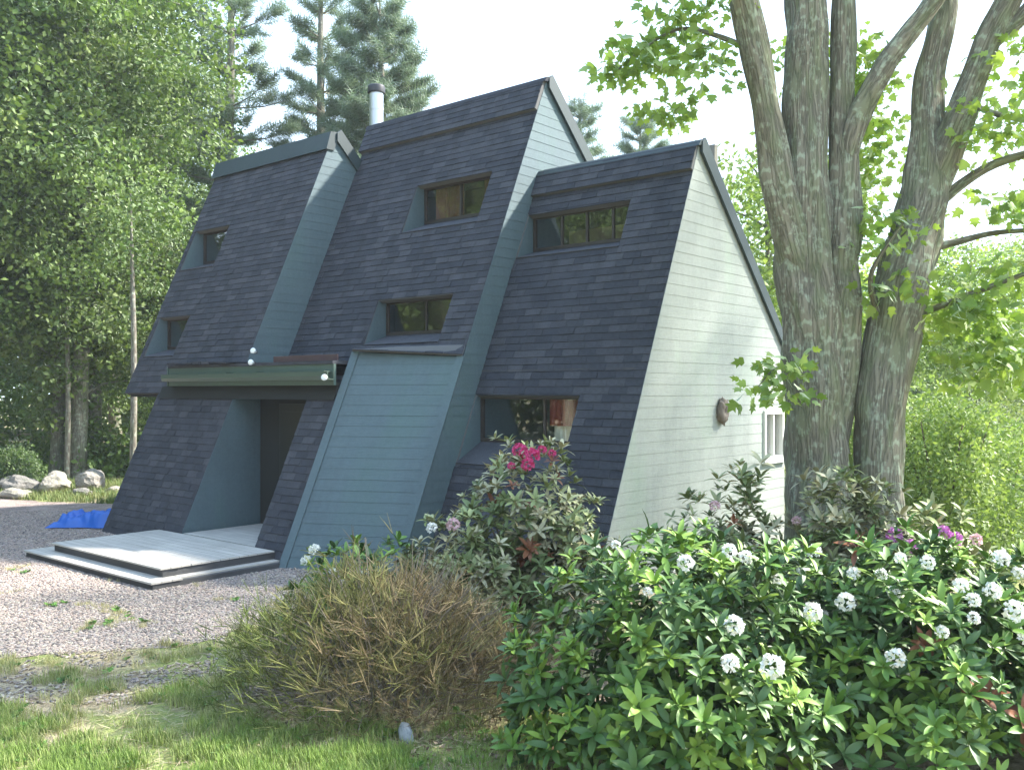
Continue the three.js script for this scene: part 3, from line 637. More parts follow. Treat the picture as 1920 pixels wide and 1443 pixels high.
// pines behind the house
const pineTint = tintBy([0.13, 0.2, 0.115], [0.23, 0.31, 0.165], 0.4);
[[-9.35, 30.5, 19, 3.0, 1.25, 'tall thin pine with layered open branches above the shingled end block', 0.8], [-6.55, 32, 18.5, 1.9, 0.8, 'dark narrow pine between the layered pine and the stove pipe', 0.9], [-4.3, 30, 15.2, 3.2, 0.5, 'broad soft pine directly behind the stove pipe', 1.5],
 [2.6, 36, 13.9, 2.0, 0.55, 'faint small pine top just past the highest ridge', 1], [5.3, 38, 13.6, 2.4, 0.55, 'faint pine top over the lower ridge next to the maple', 1], [7.6, 40, 13.2, 2.4, 0.55, 'pale far pine half hidden by the maple limbs', 1]].forEach(([r, f, H, R, gap, label, dens]) => {
  const t = pineTree(H, R, gap, pineTint, dens); t.position.copy(at(r, f)); t.rotation.y = r; tag(t, label, 'pine tree', 'pines behind the house');
});
// sunny trees and shrubs to the right of the house
const sunTint = tintBy([0.19, 0.3, 0.045], [0.36, 0.47, 0.09], 0.4);
{
  const a = broadTree('sunlit_tree', 10, 0.6, 3.0, 800, sunTint, LM.bright, 0.14, M.bark, { limbs: 20 });
  const spots = [[13.5, 27, 0.72, 'bright green rounded tree standing behind the maple trunks'], [19, 31, 0.8, 'bright green tree by the picture edge beyond the shrubs'], [10.8, 36, 0.8, 'hazy light green tree seen between the two maple trunks'], [24, 40, 0.95, 'far hazy green tree at the end of the open ground'], [16.5, 45, 0.85, 'distant pale green tree low behind the shrubs'], [5.6, 20.5, 0.8, 'bright green tree peeping over the roof slope next to the maple']];
  spots.forEach(([r, f, s, label], i) => { const t = i ? copyOf(a) : a; t.position.copy(at(r, f)); t.rotation.y = i * 2; t.scale.setScalar(s); tag(t, label, 'tree', 'sunlit trees beyond the maple'); });
}
{
  const t = broadTree('tall_tree', 15, 9, 3.4, 300, sunTint, LM.bright, 0.2, M.bark, { limbs: 16 });
  t.position.copy(at(11.4, 13.9)); tag(t, 'tall high-crowned tree shading the pale side wall from outside the picture', 'tree');
}
function smallShrub(name, r, f, R, H, n, tint, label, cat, geo = fineClump) {
  const g = group(name, at(r, f)), it = [], st = [];
  for (let i = 0; i < n; i++) { const d = rdir(); d.y = Math.abs(d.y) * 0.95 + 0.02; const k = Math.pow(rnd(), 0.25) * (1 + 0.28 * perlin.noise(d.x * 2.3 + r, d.y * 2.3, d.z * 2.3)); it.push({ p: V3(d.x * R * k, 0.12 + d.y * (H - 0.2) * k, d.z * R * k), q: qTo(d.clone().add(rdir().multiplyScalar(0.6))), s: rr(0.7, 1.25), c: tint() }); }
  for (let i = 0; i < 7; i++) { const a = i * 0.9; st.push(tube([V3(0, 0, 0), V3(Math.cos(a) * R * 0.3, H * 0.4, Math.sin(a) * R * 0.3), V3(Math.cos(a) * R * 0.6, H * 0.75, Math.sin(a) * R * 0.6)], [0.03, 0.02, 0.008], 5, 2)); }
  mesh('stems', mergeGeometries(st), M.twig, g);
  scatter('foliage', geo, LM.bright, it, g);
  return tag(g, label, cat || 'shrub');
}
smallShrub('leafy_shrub', 6.15, 13.2, 1.0, 2.75, 430, sunTint, 'tall fresh green shrub behind the maple and purple rhododendron');
smallShrub('leafy_shrub', 8.2, 15.5, 1.1, 2.1, 360, sunTint, 'light green shrub against the bright open ground at picture edge');
smallShrub('leafy_shrub', 9.6, 19, 1.6, 2.3, 520, tintBy([0.13, 0.2, 0.04], [0.25, 0.3, 0.08], 0.3), 'yellowish far shrub in full sun past the tall green shrub');
smallShrub('leafy_shrub', 7.4, 18.5, 1.1, 2.4, 420, sunTint, 'hazy green shrub between the tall fresh shrub and yellowish one');
smallShrub('boxwood_ball', -12.3, 23, 0.45, 1.0, 260, tintBy([0.05, 0.12, 0.015], [0.13, 0.22, 0.03], 0.3), 'round clipped boxwood standing behind the boulders', 'boxwood');

// boulders along the drive
{
  const mats = [[0.34, 0.325, 0.3], [0.27, 0.26, 0.25], [0.4, 0.375, 0.33]].map((c) => std(c, 0.9, { map: stoneMap, bumpMap: stoneBump, bumpScale: 0.03 }));
  const geos = [0, 1, 2, 3].map((k) => {
    const g = new THREE.IcosahedronGeometry(0.5, 4), p = g.attributes.position;
    for (let i = 0; i < p.count; i++) { const x = p.getX(i), y = p.getY(i), z = p.getZ(i); let s = 1 + 0.35 * perlin.noise(x * 2.2 + k * 9, y * 2.2, z * 2.2) + 0.12 * perlin.noise(x * 7, y * 7 + k, z * 7); p.setXYZ(i, x * s, Math.max(-0.3, y * s), z * s); }
    g.computeVertexNormals(); return boxUV(g);
  });
  const st = [
    [-12.95, 22.4, 1.2, 0.85, 0.8, 'pale boulder cut off by the picture edge, in the back row'],
    [-12.0, 22.6, 1.0, 0.9, 0.8, 'broad pale boulder right below the boxwood ball'],
    [-11.2, 22.7, 0.95, 0.9, 0.8, 'long whitish boulder in the middle of the boulder row'],
    [-10.5, 23.0, 0.8, 1.1, 0.7, 'tall rounded grey boulder nearest the house in the back row'],
    [-9.75, 24, 0.55, 0.6, 0.5, 'small grey stone against the slender pale trunk by the house'],
    [-11.55, 21.6, 1.0, 0.45, 0.7, 'low flat pinkish boulder in front of the broad pale one'],
    [-12.4, 21.2, 1.1, 0.45, 0.7, 'low flat white boulder at the picture edge, front row'],
    [-10.3, 22.2, 0.95, 0.35, 0.5, 'low flat slab of rock in front of the tall rounded boulder'],
    [-9.65, 22.6, 0.6, 0.35, 0.45, 'small flat stone ending the front row near the house'],
    [-11.55, 23.5, 0.7, 0.9, 0.6, 'boulder half hidden behind the middle of the row'],
  ];
  st.forEach(([r, f, a, b, c, label], i) => { const t = mesh('boulder', geos[i % 4], mats[i % 3]); t.position.copy(at(r, f, 0.2 * b)); t.rotation.y = i * 1.3; t.scale.set(a * 0.85, b * 0.58, c * 0.85); tag(t, label, 'boulder', 'boulders along the gravel drive'); });
}

// ---------------------------------------------------------------- the maple with two trunks
{
  const t = group('maple_tree', at(3.36, 9.3), 0.6981);           // turned so that its own x runs across the view
  tag(t, 'large maple with two thick forking trunks beside the pale side wall', 'tree');
  const k = 0.00535, P = (px, py, z = 0) => V3((px - 1588) * k, 2.5 + (732 - py) * k, z);
  const big = (name, pts, rad, seg = 16) => mesh(name, tube(pts, rad, seg, 8, 0.3), M.bark, t);
  big('trunk', [V3(-0.24, -0.05, 0), V3(-0.27, 0.45, 0), P(1535, 950), P(1532, 780), P(1524, 620), P(1512, 470), P(1511, 300), P(1514, 130, -0.05), P(1518, 0, -0.1), P(1500, -350, -0.4), P(1470, -750, -0.8)], [0.46, 0.36, 0.31, 0.3, 0.31, 0.29, 0.22, 0.2, 0.19, 0.13, 0.04], 20);
  big('limb', [P(1524, 640, -0.02), P(1488, 480, 0.08), P(1452, 350, 0.15), P(1424, 190, 0.2), P(1380, 20, 0.3), P(1300, -250, 0.6), P(1180, -480, 1.0)], [0.1, 0.175, 0.155, 0.14, 0.13, 0.09, 0.03]);
  big('limb', [P(1540, 960, -0.02), P(1566, 760, 0.03), P(1574, 600, 0.05), P(1578, 450, 0.02), P(1586, 250, -0.05), P(1591, 20, -0.1), P(1610, -350, -0.3)], [0.09, 0.19, 0.2, 0.18, 0.135, 0.115, 0.05]);
  big('limb', [P(1578, 420, 0), P(1602, 240, 0.03), P(1652, 130, 0.1), P(1740, 12, 0.2), P(1850, -160, 0.5)], [0.06, 0.115, 0.1, 0.09, 0.05]);
  big('trunk', [V3(0.26, -0.05, 0.1), V3(0.27, 0.5, 0.1), P(1640, 940, 0.1), P(1643, 800, 0.1), P(1662, 640, 0.08), P(1696, 490, 0.05), P(1733, 385, 0), P(1745, 260, -0.05), P(1752, 140, -0.1), P(1785, 0, -0.15), P(1820, -300, -0.4)], [0.36, 0.3, 0.25, 0.24, 0.25, 0.26, 0.24, 0.165, 0.15, 0.13, 0.05], 18);
  big('limb', [P(1722, 450, 0.0), P(1766, 300, 0.06), P(1798, 205, 0.15), P(1838, 90, 0.2), P(1880, -10, 0.3), P(1960, -220, 0.6)], [0.1, 0.17, 0.145, 0.13, 0.115, 0.06]);
  big('limb', [P(1840, 95, 0.2), P(1880, 60, 0.25), P(1940, -10, 0.4), P(2050, -120, 0.8)], [0.08, 0.075, 0.065, 0.03], 10);
  for (const [pts, rad] of [
    [[P(1760, 380), P(1800, 345, 0.1), P(1850, 315, 0.2), P(1960, 295, 0.5), P(2100, 300, 0.9)], [0.06, 0.05, 0.045, 0.035, 0.012]],
    [[P(1735, 468), P(1790, 455, 0.1), P(1850, 442, 0.2), P(1960, 445, 0.4), P(2080, 470, 0.7)], [0.045, 0.035, 0.028, 0.02, 0.008]],
    [[P(1720, 590), P(1790, 560, 0.2), P(1860, 530, 0.4), P(1960, 490, 0.8)], [0.04, 0.03, 0.025, 0.01]],
    [[P(1650, 610, 0.1), P(1615, 560, 0.3), P(1600, 520, 0.5), P(1640, 440, 0.7)], [0.035, 0.03, 0.025, 0.01]],
    [[P(1510, 720, 0.2), P(1465, 690, 0.4), P(1420, 695, 0.6), P(1385, 725, 0.75)], [0.02, 0.014, 0.01, 0.004]],
    [[P(1400, 110, 0.25), P(1340, 80, 0.2), P(1270, 60, 0.1), P(1180, 110, 0), P(1140, 150, 0)], [0.035, 0.025, 0.018, 0.012, 0.005]],
    [[P(1800, 200, 0.15), P(1850, 240, 0.4), P(1910, 270, 0.7), P(2000, 280, 1.0)], [0.03, 0.025, 0.018, 0.006]],
  ]) mesh('branch', tube(pts, rad, 7, 5, 0.2), M.bark, t);
  const items = [], tint = tintBy([0.16, 0.28, 0.03], [0.34, 0.46, 0.07], 0.35);
  const blob = (px, py, z, rx, ry, rz, n, s = 1) => { const c = P(px, py, z); for (let i = 0; i < n; i++) { const d = rdir().multiplyScalar(Math.cbrt(rnd())); items.push({ p: c.clone().add(V3(d.x * rx * k, d.y * ry * k, d.z * rz)), q: qTo(V3(rr(-0.4, 0.4), 1, rr(-0.4, 0.4))), s: s * rr(0.75, 1.2), c: tint() }); } };
  // drooping sprays in view
  blob(1290, 30, 0.1, 90, 50, 0.4, 18); blob(1240, 90, 0, 80, 45, 0.4, 15); blob(1180, 125, 0, 45, 28, 0.3, 12); blob(1320, 130, 0.1, 40, 50, 0.3, 10); blob(1225, 205, 0, 45, 25, 0.3, 9);
  blob(1440, 688, 0.6, 45, 16, 0.2, 7); blob(1415, 728, 0.75, 45, 10, 0.2, 6);
  blob(1660, 90, -0.7, 70, 90, 0.6, 34); blob(1690, 220, -0.9, 70, 70, 0.6, 34); blob(1650, 330, -1, 50, 60, 0.5, 20); blob(1640, 480, 0.3, 45, 90, 0.4, 20); blob(1630, 640, -0.8, 45, 80, 0.4, 22);
  blob(1830, 250, 0.4, 80, 50, 0.5, 20); blob(1880, 400, 0.5, 110, 30, 0.5, 18); blob(1870, 520, 0.5, 100, 35, 0.5, 20); blob(1790, 600, 0, 90, 60, 0.6, 40); blob(1850, 680, 0.3, 90, 50, 0.6, 40); blob(1760, 560, -0.8, 70, 80, 0.6, 28); blob(1850, 130, 0.3, 80, 70, 0.5, 16); blob(1560, 30, -0.9, 60, 60, 0.5, 14);
  // the crown overhead
  for (const [px, py, z, r, n] of [[1480, -480, -0.6, 2.0, 70], [1250, -520, 0.9, 1.7, 50], [1700, -480, 0.2, 2.0, 70], [1950, -320, 0.6, 1.7, 50], [1580, -800, -0.5, 2.1, 70], [2080, 40, 0.8, 1.3, 40], [1800, -740, -0.8, 1.8, 60]]) blob(px, py, z, r / k, r * 0.6 / k, r, n, 1.15);
  scatter('crown', mapleSprig, LM.bright, items, t);
}

// ---------------------------------------------------------------- rhododendrons
const rhodoGreens = [[0.05, 0.115, 0.02], [0.1, 0.2, 0.028], [0.19, 0.31, 0.045], [0.065, 0.13, 0.035]];
const rhodoSunlit = [[0.22, 0.26, 0.1], [0.32, 0.33, 0.16], [0.12, 0.16, 0.05], [0.38, 0.36, 0.22]];  // khaki leaf tones, lightened so the colour itself carries the sunlight
const glossy = (c) => std(c, 0.5, { side: THREE.DoubleSide });
const matG = rhodoGreens.map(glossy), matP = rhodoSunlit.map(glossy), matDead = glossy([0.2, 0.075, 0.03]);
const matAnyG = std([1, 1, 1], 0.5, { side: THREE.DoubleSide });
const whorl = [0, 1, 2].map((k) => {
  const l = [], n = 8 + k;
  for (let i = 0; i < n; i++) { const a = i * 2.4, tilt = lerp(0.4, 1.8, i / n) + rr(-0.28, 0.28), d = V3(Math.cos(a) * Math.sin(tilt), Math.cos(tilt), Math.sin(a) * Math.sin(tilt)); const q = new THREE.Quaternion().setFromRotationMatrix(new THREE.Matrix4().lookAt(V3(), V3(), up)); const X = V3(-Math.sin(a), 0, Math.cos(a)), Z = X.clone().cross(d).normalize(); q.setFromRotationMatrix(new THREE.Matrix4().makeBasis(X, d, Z)); l.push(placeG(leafGeo(rr(0.075, 0.13), rr(0.032, 0.042), 0.28, rr(0.15, 0.45), 5, true), d.clone().multiplyScalar(0.012), q)); }
  return finish(l);
});
const truss = [0, 1].map((k) => {                                   // a ball of five-petalled florets
  const l = [], pet = leafGeo(0.032, 0.03, 0.35, -0.3, 2);
  for (let i = 0; i < 13; i++) { const y = 1 - (i + 0.5) / 13 * 1.25, a = i * 2.4 + k, s = Math.sqrt(Math.max(0, 1 - y * y)), d = V3(s * Math.cos(a), y, s * Math.sin(a)), c = d.clone().multiplyScalar(0.045).add(V3(0, 0.05, 0)), q = qTo(d); for (let p = 0; p < 5; p++) { const b = p * 1.2566, e = V3(Math.cos(b) * 0.85, 0.5, Math.sin(b) * 0.85).applyQuaternion(q); l.push(placeG(pet, c, qTo(e), rr(0.9, 1.15))); } }
  return finish(l);
});
const petals = { white: leafMat([0.82, 0.83, 0.8], 0.25, 0.7), purple: leafMat([0.55, 0.2, 0.5], 0.25, 0.7), pink: leafMat([0.62, 0.05, 0.2], 0.25, 0.7), blush: leafMat([0.72, 0.5, 0.52], 0.25, 0.7) };
function rhodo(r, f, rx, H, rz, nPart, nRest, mats, tones, label, flowers = [], opt = {}) {
  const g = group('rhododendron', at(r, f), 0.6981);              // own x runs across the view, own z towards the viewpoint
  const shape = (d, k) => { const n = 1 + 0.34 * perlin.noise(d.x * 2.2 + r * 3, d.y * 2.2 + f, d.z * 2.2) + 0.24 * perlin.noise(d.x * 6 + f, d.y * 6, d.z * 6 + r); return V3(d.x * rx * n * k, 0.1 + d.y * (H - 0.12) * n * k, d.z * rz * n * k); };
  const wood = [];
  for (let i = 0; i < 9; i++) { const a = i * 0.7 + r, e = shape(V3(Math.cos(a) * 0.7, 0.65, Math.sin(a) * 0.7), 0.9); mesh('stem', tube([V3(Math.cos(a) * 0.06, 0, Math.sin(a) * 0.06), V3(e.x * 0.35, e.y * 0.35, e.z * 0.35), e], [0.028, 0.02, 0.006], 6, 3), M.twig, g); }
  const spots = [];
  for (let i = 0; i < (nPart + nRest) * 2; i++) {
    const d = rdir(); if (d.y < -0.05) { d.y = Math.abs(d.y) * 0.6; } d.normalize();
    const outer = i < nPart * 2, k = outer ? rr(0.93, 1.06) : rr(0.5, 0.95);
    spots.push({ p: shape(d, k), d, z: d.z + 0.35 * d.y + (outer ? 0.5 : 0) });
  }
  spots.sort((a, b) => b.z - a.z);
  const rest = [];
  spots.slice(0, nPart + nRest).forEach((s, i) => {
    const dir = s.d.clone().multiplyScalar(0.75).add(V3(rr(-0.35, 0.35), 0.65 + rr(-0.2, 0.2), rr(-0.35, 0.35)));
    const q = qTo(dir), sc = rr(0.65, 1.3) * (opt.leaf || 1);
    if (i < nPart) { const m = mesh('leaf_whorl', whorl[i % 3], rnd() < (opt.dead || 0) ? matDead : mats[Math.min(3, Math.floor(rnd() * 4))], g); m.position.copy(s.p); m.quaternion.copy(q); m.scale.setScalar(sc); }
    else rest.push({ p: s.p, q, s: sc, c: mul(tones[i % 4], rr(0.7, 1.2)) });
  });
  scatter('foliage', whorl[0], matAnyG, rest, g);
  for (const [x, y, col, s] of flowers) {                           // x across, y height: set on the near surface of the bush
    let z = 0.05; const rel = sat(1 - (x / rx) ** 2 - (Math.max(0, y - 0.1) / (H)) ** 2); z = rz * Math.sqrt(rel) * 1.03 + 0.03;
    const m = mesh('flower_cluster', truss[Math.floor(rnd() * 2)], petals[col], g); m.position.set(x, y, z);
    m.quaternion.copy(qTo(V3(x / rx * 0.5, 0.7, z / rz * 0.8 + 0.2))); m.scale.setScalar(rr(0.72, 0.98) * (s || 1));
  }
  return tag(g, label, 'rhododendron', 'rhododendrons along the house');
}
const whitesA = [[-0.1, 1.36, 'white', 1.1], [0.15, 1.02, 'white', 1.05], [0.1, 0.82, 'white', 1.15], [0.36, 0.78, 'white', 1.3], [0.72, 1.02, 'white', 1.3], [0.3, 1.38, 'white', 1], [0.2, 1.42, 'white', 1], [-0.62, 1.36, 'white', 0.7], [-0.5, 1.42, 'white', 0.7], [0.8, 1.2, 'white', 0.8], [-0.35, 1.2, 'white', 0.6], [0.5, 1.25, 'white', 0.75], [0.95, 0.9, 'white', 0.6], [0.55, 0.6, 'white', 0.6]];
rhodo(1.22, 6.55, 1.12, 1.5, 0.95, 300, 700, matG, rhodoGreens, 'glossy green rhododendron with white blooms closest to the viewer, beside the brown heath', whitesA, { leaf: 1.05 });
const whitesB = []; for (const [x, y] of [[-0.75, 1.26], [-0.6, 1.18], [-0.45, 1.2], [-0.42, 1.1], [-0.15, 1.28], [0.0, 1.16], [0.05, 1.08], [0.02, 0.98], [0.2, 1.12], [0.5, 1.2], [0.62, 1.16], [0.85, 1.1], [0.95, 1.12], [-0.5, 0.72], [0.75, 0.98], [0.66, 0.88], [0.55, 0.78], [1.05, 0.92], [-0.95, 1.22], [0.35, 0.85], [-0.3, 1.3], [0.4, 1.28], [0.3, 1.0], [-0.7, 1.0], [0.9, 0.8], [-0.2, 0.9]]) whitesB.push([x, y, 'white', rr(0.8, 1.25)]);
rhodo(3.02, 6.95, 1.2, 1.36, 1.0, 300, 800, matG, rhodoGreens, 'dark wide rhododendron full of white blooms in the lower picture corner', whitesB, { leaf: 1.1, dead: 0.04 });
rhodo(3.62, 8.15, 0.75, 1.33, 0.6, 150, 260, matP, rhodoSunlit, 'rhododendron with purple blooms behind the dark white-flowered one', [[-0.34, 1.22, 'purple', 1.1], [-0.26, 1.16, 'purple', 1], [0.0, 1.26, 'purple', 1.3], [0.09, 1.22, 'purple', 1], [0.3, 1.2, 'blush', 1]]);
rhodo(3.02, 8.35, 0.62, 1.74, 0.5, 170, 300, matP, rhodoSunlit, 'greyish rhododendron hugging the foot of the maple trunks', [[-0.45, 1.3, 'blush', 0.8]]);
rhodo(2.1, 8.7, 0.62, 1.62, 0.55, 190, 330, matP, rhodoSunlit, 'pale rhododendron with sunlight in its leaf colour in front of the pale side wall', [[-0.25, 1.42, 'blush', 0.9]], { dead: 0.06 });
rhodo(0.2, 9.6, 0.82, 1.83, 0.7, 220, 420, matP, rhodoSunlit, 'sunlit pale rhododendron with crimson blooms on top, below the curtained window', [[-0.12, 1.84, 'pink', 1.3], [0.0, 1.8, 'pink', 1.3], [-0.04, 1.72, 'pink', 1.2], [0.1, 1.86, 'pink', 1], [0.2, 1.83, 'pink', 0.9], [-0.2, 1.72, 'pink', 0.8]], { dead: 0.08 });
rhodo(-0.5, 9.0, 0.6, 1.22, 0.5, 130, 240, matP, rhodoSunlit, 'low pale rhododendron with one blush bloom beside the angled green wall', [[-0.05, 1.2, 'blush', 1.1], [-0.25, 1.16, 'white', 0.9]]);
rhodo(-1.45, 8.9, 0.65, 0.98, 0.5, 110, 220, matG, rhodoGreens, 'small green rhododendron with scattered white blooms behind the brown heath', [[-0.42, 0.94, 'white', 1], [-0.5, 0.84, 'white', 0.9], [0.1, 0.8, 'white', 0.7], [-0.2, 0.82, 'white', 0.6]]);

// ---------------------------------------------------------------- brown heath in front
{
  const g = group('heath_shrub', at(-1.0, 7.35), 0.6981);
  tag(g, 'wide twiggy brown and olive heath shrub in front of the entry wall', 'shrub');
  const spray = [0, 1].map(() => {                                  // a leafy twig end
    const l = [], lf = leafGeo(0.027, 0.011, 0.25, 0.15, 1);
    for (let k = 0; k < 3; k++) {
      const tip = V3(rr(-0.06, 0.06), rr(0.1, 0.17), rr(-0.06, 0.06));
      l.push(tube([V3(0, -0.02, 0), tip.clone().multiplyScalar(0.6), tip], [0.0025, 0.002, 0.001], 3, 1));
      for (let i = 0; i < 22; i++) { const t = 0.2 + 0.85 * i / 22; l.push(placeG(lf, tip.clone().multiplyScalar(t), qTo(V3(Math.cos(i * 2.4), 0.45, Math.sin(i * 2.4))), rr(0.7, 1.2))); }
    }
    return finish(l);
  });
  const mats = std([1, 1, 1], 0.8, { side: THREE.DoubleSide });
  const rx = 1.3, H = 1.2, rz = 0.85;
  for (let i = 0; i < 22; i++) { const a = i * 2.4, q = Math.sqrt((i + 0.5) / 22), b = V3(Math.cos(a) * 0.45 * q, 0, Math.sin(a) * 0.3 * q), e = V3(Math.cos(a) * rx * 0.85 * q, H * (0.9 - 0.4 * q * q) * rr(0.8, 1.1), Math.sin(a) * rz * 0.85 * q); mesh('stem', tube([b, b.clone().lerp(e, 0.45).add(V3(0, 0.08, 0)), e], [0.011, 0.008, 0.003], 5, 4), i % 2 ? M.twig : M.twigGrey, g); }
  const tw = []; for (let i = 0; i < 240; i++) { const d = rdir(); d.y = Math.abs(d.y); const b = V3(d.x * rx * 0.55, 0.05 + d.y * H * 0.5, d.z * rz * 0.55), e = V3(d.x * rx, 0.05 + d.y * H * 0.98, d.z * rz).multiplyScalar(rr(0.9, 1.12)); tw.push(tube([b, b.clone().lerp(e, 0.5).add(V3(rr(-0.05, 0.05), 0.05, rr(-0.05, 0.05))), e], [0.005, 0.0035, 0.0015], 4, 2)); }
  mesh('twigs', mergeGeometries(tw), M.twigGrey, g).userData.kind = 'stuff';
  const its = [[], []];
  for (let i = 0; i < 5200; i++) {
    const d = rdir(); d.y = Math.abs(d.y); if (d.y < 0.3 && rnd() < 0.45) continue; const k = Math.pow(rnd(), 0.22) * (rnd() < 0.08 ? rr(1.05, 1.28) : 1) * (1 + 0.3 * perlin.noise(d.x * 2 + 4, d.y * 2, d.z * 2) + 0.22 * perlin.noise(d.x * 7, d.y * 7, d.z * 7));
    const p = V3(d.x * rx * k, 0.06 + d.y * (H - 0.22) * k, d.z * rz * k), n = perlin.noise(p.x * 1.6 + 2, p.y * 2.2, p.z * 1.6);
    const olive = [0.17, 0.185, 0.045], brown = [0.23, 0.165, 0.09], grn = [0.13, 0.19, 0.035];
    const c = mixc(mixc(brown, olive, sat(0.5 - p.x * 0.4 + n * 0.6 + rr(-0.45, 0.45))), grn, sat((-p.x - 0.35) * 0.8));
    its[i % 2].push({ p, q: qTo(V3(d.x * 0.6 + rr(-0.9, 0.9), 0.7 + rr(-0.4, 0.3), d.z * 0.6 + rr(-0.9, 0.9))), s: rr(0.7, 1.3), c: mul(c, rr(0.4, 1.4)) });
  }
  scatter('foliage', spray[0], mats, its[0], g); scatter('foliage', spray[1], mats, its[1], g);
}
// pale stone at the heath's foot
{
  const g = new THREE.IcosahedronGeometry(0.09, 3), p = g.attributes.position;
  for (let i = 0; i < p.count; i++) { const x = p.getX(i), y = p.getY(i), z = p.getZ(i), s = 1 + 0.4 * perlin.noise(x * 12, y * 12, z * 12); p.setXYZ(i, x * s * 0.75, y * s * 1.1, z * s * 0.6); }
  g.computeVertexNormals(); const t = mesh('stone', boxUV(g), std([0.42, 0.46, 0.5], 0.85, { map: stoneMap })); t.position.copy(at(-0.76, 6.62, 0.05)); t.rotation.z = 0.5; t.scale.setScalar(0.85);
  tag(t, 'small pale blue-grey stone at the foot of the brown heath', 'stone');
}

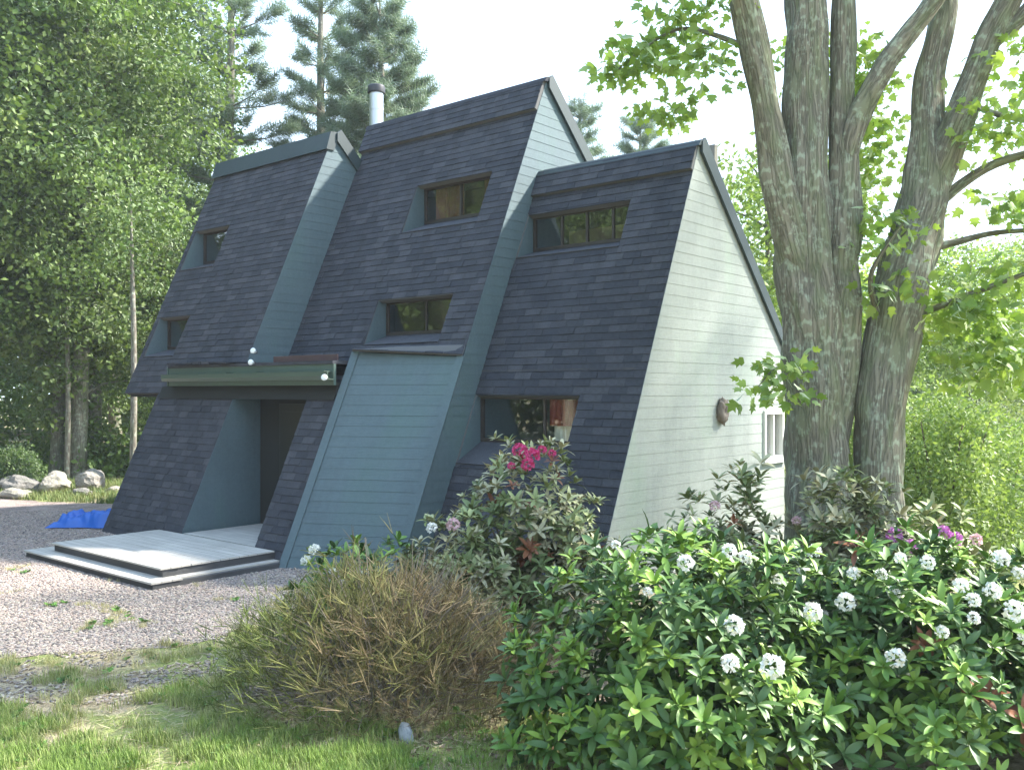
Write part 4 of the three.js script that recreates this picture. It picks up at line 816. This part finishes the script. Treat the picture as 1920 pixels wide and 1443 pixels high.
// ---------------------------------------------------------------- grass, pebbles, litter
{
  const blade = (h, w, lean) => { const g = new THREE.BufferGeometry(); g.setAttribute('position', new THREE.Float32BufferAttribute([-w, 0, 0, w, 0, 0, w * 0.7, h * 0.55, lean * 0.35, -w * 0.7, h * 0.55, lean * 0.35, 0, h, lean], 3)); g.setIndex([0, 1, 2, 0, 2, 3, 3, 2, 4]); return g; };
  const tufts = [0, 1, 2].map(() => { const l = []; for (let i = 0; i < 13; i++) l.push(placeG(blade(rr(0.04, 0.1), rr(0.002, 0.004), rr(0.015, 0.06)), V3(rr(-0.05, 0.05), 0, rr(-0.05, 0.05)), new THREE.Quaternion().setFromAxisAngle(up, rr(0, 6.28)))); return finish(l); });
  const weed = (() => { const l = []; for (let i = 0; i < 9; i++) { const a = i * 2.4; l.push(placeG(leafGeo(rr(0.04, 0.075), rr(0.02, 0.032), 0.2, 0.3, 3), V3(0, 0.01, 0), qTo(V3(Math.cos(a), rr(0.3, 1), Math.sin(a))))); } return finish(l); })();
  const gm = leafMat([1, 1, 1], 0.3, 0.7), its = [[], [], []], weeds = [];
  const cover = (u, v) => 0.6 * perlin.noise(u * 1.3, v * 1.3, 5) + 0.45 * perlin.noise(u * 3.6, v * 3.6, 9);
  let tries = 0;
  while (its[0].length + its[1].length + its[2].length < 6800 && tries++ < 90000) {
    const f = 5.6 + 9 * Math.pow(rnd(), 2.2), r = rr(-0.62, 0.1) * f; const [u, v] = plan(r, f);
    const onDrive = inside(u, v, drive), c = cover(u, v);
    if (onDrive && c < 0.3) continue;
    if (!onDrive && c < rr(-0.2, 0.14) + sat((f - 6.8) * 0.5) * 0.3) continue;
    if ((r > -0.7 || (r > -2.1 && f > 6.9)) && rnd() < 0.88) continue;
    const dry = sat(0.38 + 0.4 * (f - 6.9) - c * 1.3 + rr(-0.25, 0.25));
    its[tries % 3].push({ p: at(r, f, 0.004), q: new THREE.Quaternion().setFromAxisAngle(up, rr(0, 6.28)), s: rr(0.6, 1.25) * (onDrive ? 0.6 : 1), c: mul(mixc([0.21, 0.31, 0.05], [0.52, 0.46, 0.23], dry * 0.9), rr(0.75, 1.3)) });
    if (rnd() < 0.09 && c > 0) weeds.push({ p: at(r + 0.03, f, 0.004), q: new THREE.Quaternion().setFromAxisAngle(up, rr(0, 6.28)), s: rr(0.7, 1.3), c: mul([0.12, 0.26, 0.04], rr(0.7, 1.4)) });
  }
  its.forEach((it, i) => tag(scatter('grass', tufts[i], gm, it), 'patchy short grass between the gravel drive and the viewer', 'grass', null, 'stuff'));
  tag(scatter('weeds', weed, gm, weeds), 'broad-leaved weeds growing low among the patchy grass', 'weeds', null, 'stuff');
  // verge beyond the drive
  const verge = []; for (let i = 0; i < 2600; i++) { const r = rr(-15, -8.5), f = rr(19.6, 25.5), [u, v] = plan(r, f); if (!inside(u, v, drive)) verge.push({ p: at(r, f, 0), q: new THREE.Quaternion().setFromAxisAngle(up, rr(0, 6.28)), s: rr(1.2, 2.4), c: mul(mixc([0.1, 0.19, 0.03], [0.25, 0.26, 0.08], rnd()), rr(0.8, 1.2)) }); }
  tag(scatter('verge_grass', tufts[0], gm, verge), 'grass verge between the gravel drive and the boulders', 'grass', null, 'stuff');
  const open = []; for (let i = 0; i < 4000; i++) { const f = rr(12, 34), r = rr(0.3, 0.62) * f; open.push({ p: at(r, f, 0), q: new THREE.Quaternion().setFromAxisAngle(up, rr(0, 6.28)), s: rr(1.5, 3.5), c: mul(mixc([0.12, 0.22, 0.04], [0.28, 0.32, 0.1], rnd()), rr(0.8, 1.2)) }); }
  tag(scatter('meadow_grass', tufts[1], gm, open), 'long sunny meadow grass beyond the maple', 'grass', null, 'stuff');
  // pebbles of the drive
  const peb = [0, 1].map((k) => { const g = new THREE.IcosahedronGeometry(0.5, 1), p = g.attributes.position; for (let i = 0; i < p.count; i++) { const x = p.getX(i), y = p.getY(i), z = p.getZ(i), s = 1 + 0.5 * perlin.noise(x * 2 + k * 5, y * 2, z * 2); p.setXYZ(i, x * s, y * s * 0.65, z * s); } g.deleteAttribute('uv'); g.computeVertexNormals(); return g; });
  const pm = std([1, 1, 1], 0.9), ps = [[], []]; tries = 0;
  while (ps[0].length + ps[1].length < 46000 && tries++ < 200000) {
    const f = 6.2 + 13 * Math.pow(rnd(), 1.5), r = rr(-0.6, -0.1) * f, [u, v] = plan(r, f), on = inside(u, v, drive);
    if (!on && (f < 7.4 || cover(u, v) > 0.0 || rnd() < 0.75)) continue;
    if (u > -14.6 && u < -10.87 && v > 5.96) continue;
    const k = rr(0.6, 1.15), w = rnd(); ps[tries % 2].push({ p: at(r, f, 0.008), q: qTo(V3(rr(-0.3, 0.3), 1, rr(-0.3, 0.3))), s: rr(0.014, 0.036), c: mul(w < 0.4 ? [0.37, 0.29, 0.245] : w < 0.75 ? [0.31, 0.265, 0.245] : w < 0.9 ? [0.46, 0.4, 0.32] : [0.13, 0.115, 0.11], k) });
  }
  ps.forEach((it, i) => tag(scatter('gravel', peb[i], pm, it), 'small pinkish grey stones of the gravel drive', 'gravel', null, 'stuff'));
  const straw = []; { const sg = blade(0.09, 0.0025, 0.02); sg.computeVertexNormals(); for (let i = 0; i < 9000; i++) { const f = rr(5.7, 9.2), r = rr(-0.6, -0.02) * f, [u, v] = plan(r, f); if (inside(u, v, drive)) continue; straw.push({ p: at(r, f, 0.008 + 0.012 * rnd()), q: qTo(V3(rr(-1, 1), rr(0, 0.25), rr(-1, 1))), s: rr(0.5, 1.3), c: mul(mixc([0.4, 0.32, 0.2], [0.58, 0.5, 0.32], rnd()), rr(0.6, 1.2)) }); } tag(scatter('straw', sg, std([1, 1, 1], 0.9, { side: THREE.DoubleSide }), straw), 'dry straw lying on bare patches among the grass', 'straw', null, 'stuff'); }
  // dead leaves under the shrubs
  const lf = leafGeo(0.05, 0.026, 0.35, 0.4, 2); lf.computeVertexNormals(); const lit = [];
  for (let i = 0; i < 5200; i++) { const f = rr(5.7, 9), r = -1.9 + rnd() * 3.0 + rr(-0.25, 0.25); lit.push({ p: at(r, f, 0.006 + 0.015 * rnd()), q: qTo(rdir().setY(0.15)), s: rr(0.5, 1.2), c: mul(mixc([0.2, 0.12, 0.07], [0.33, 0.26, 0.17], rnd()), rr(0.6, 1.2)) }); }
  tag(scatter('leaf_litter', lf, std([1, 1, 1], 0.9, { side: THREE.DoubleSide }), lit), 'brown dead leaves lying under the shrubs', 'leaf litter', null, 'stuff');
}

renderer.render(scene, camera);
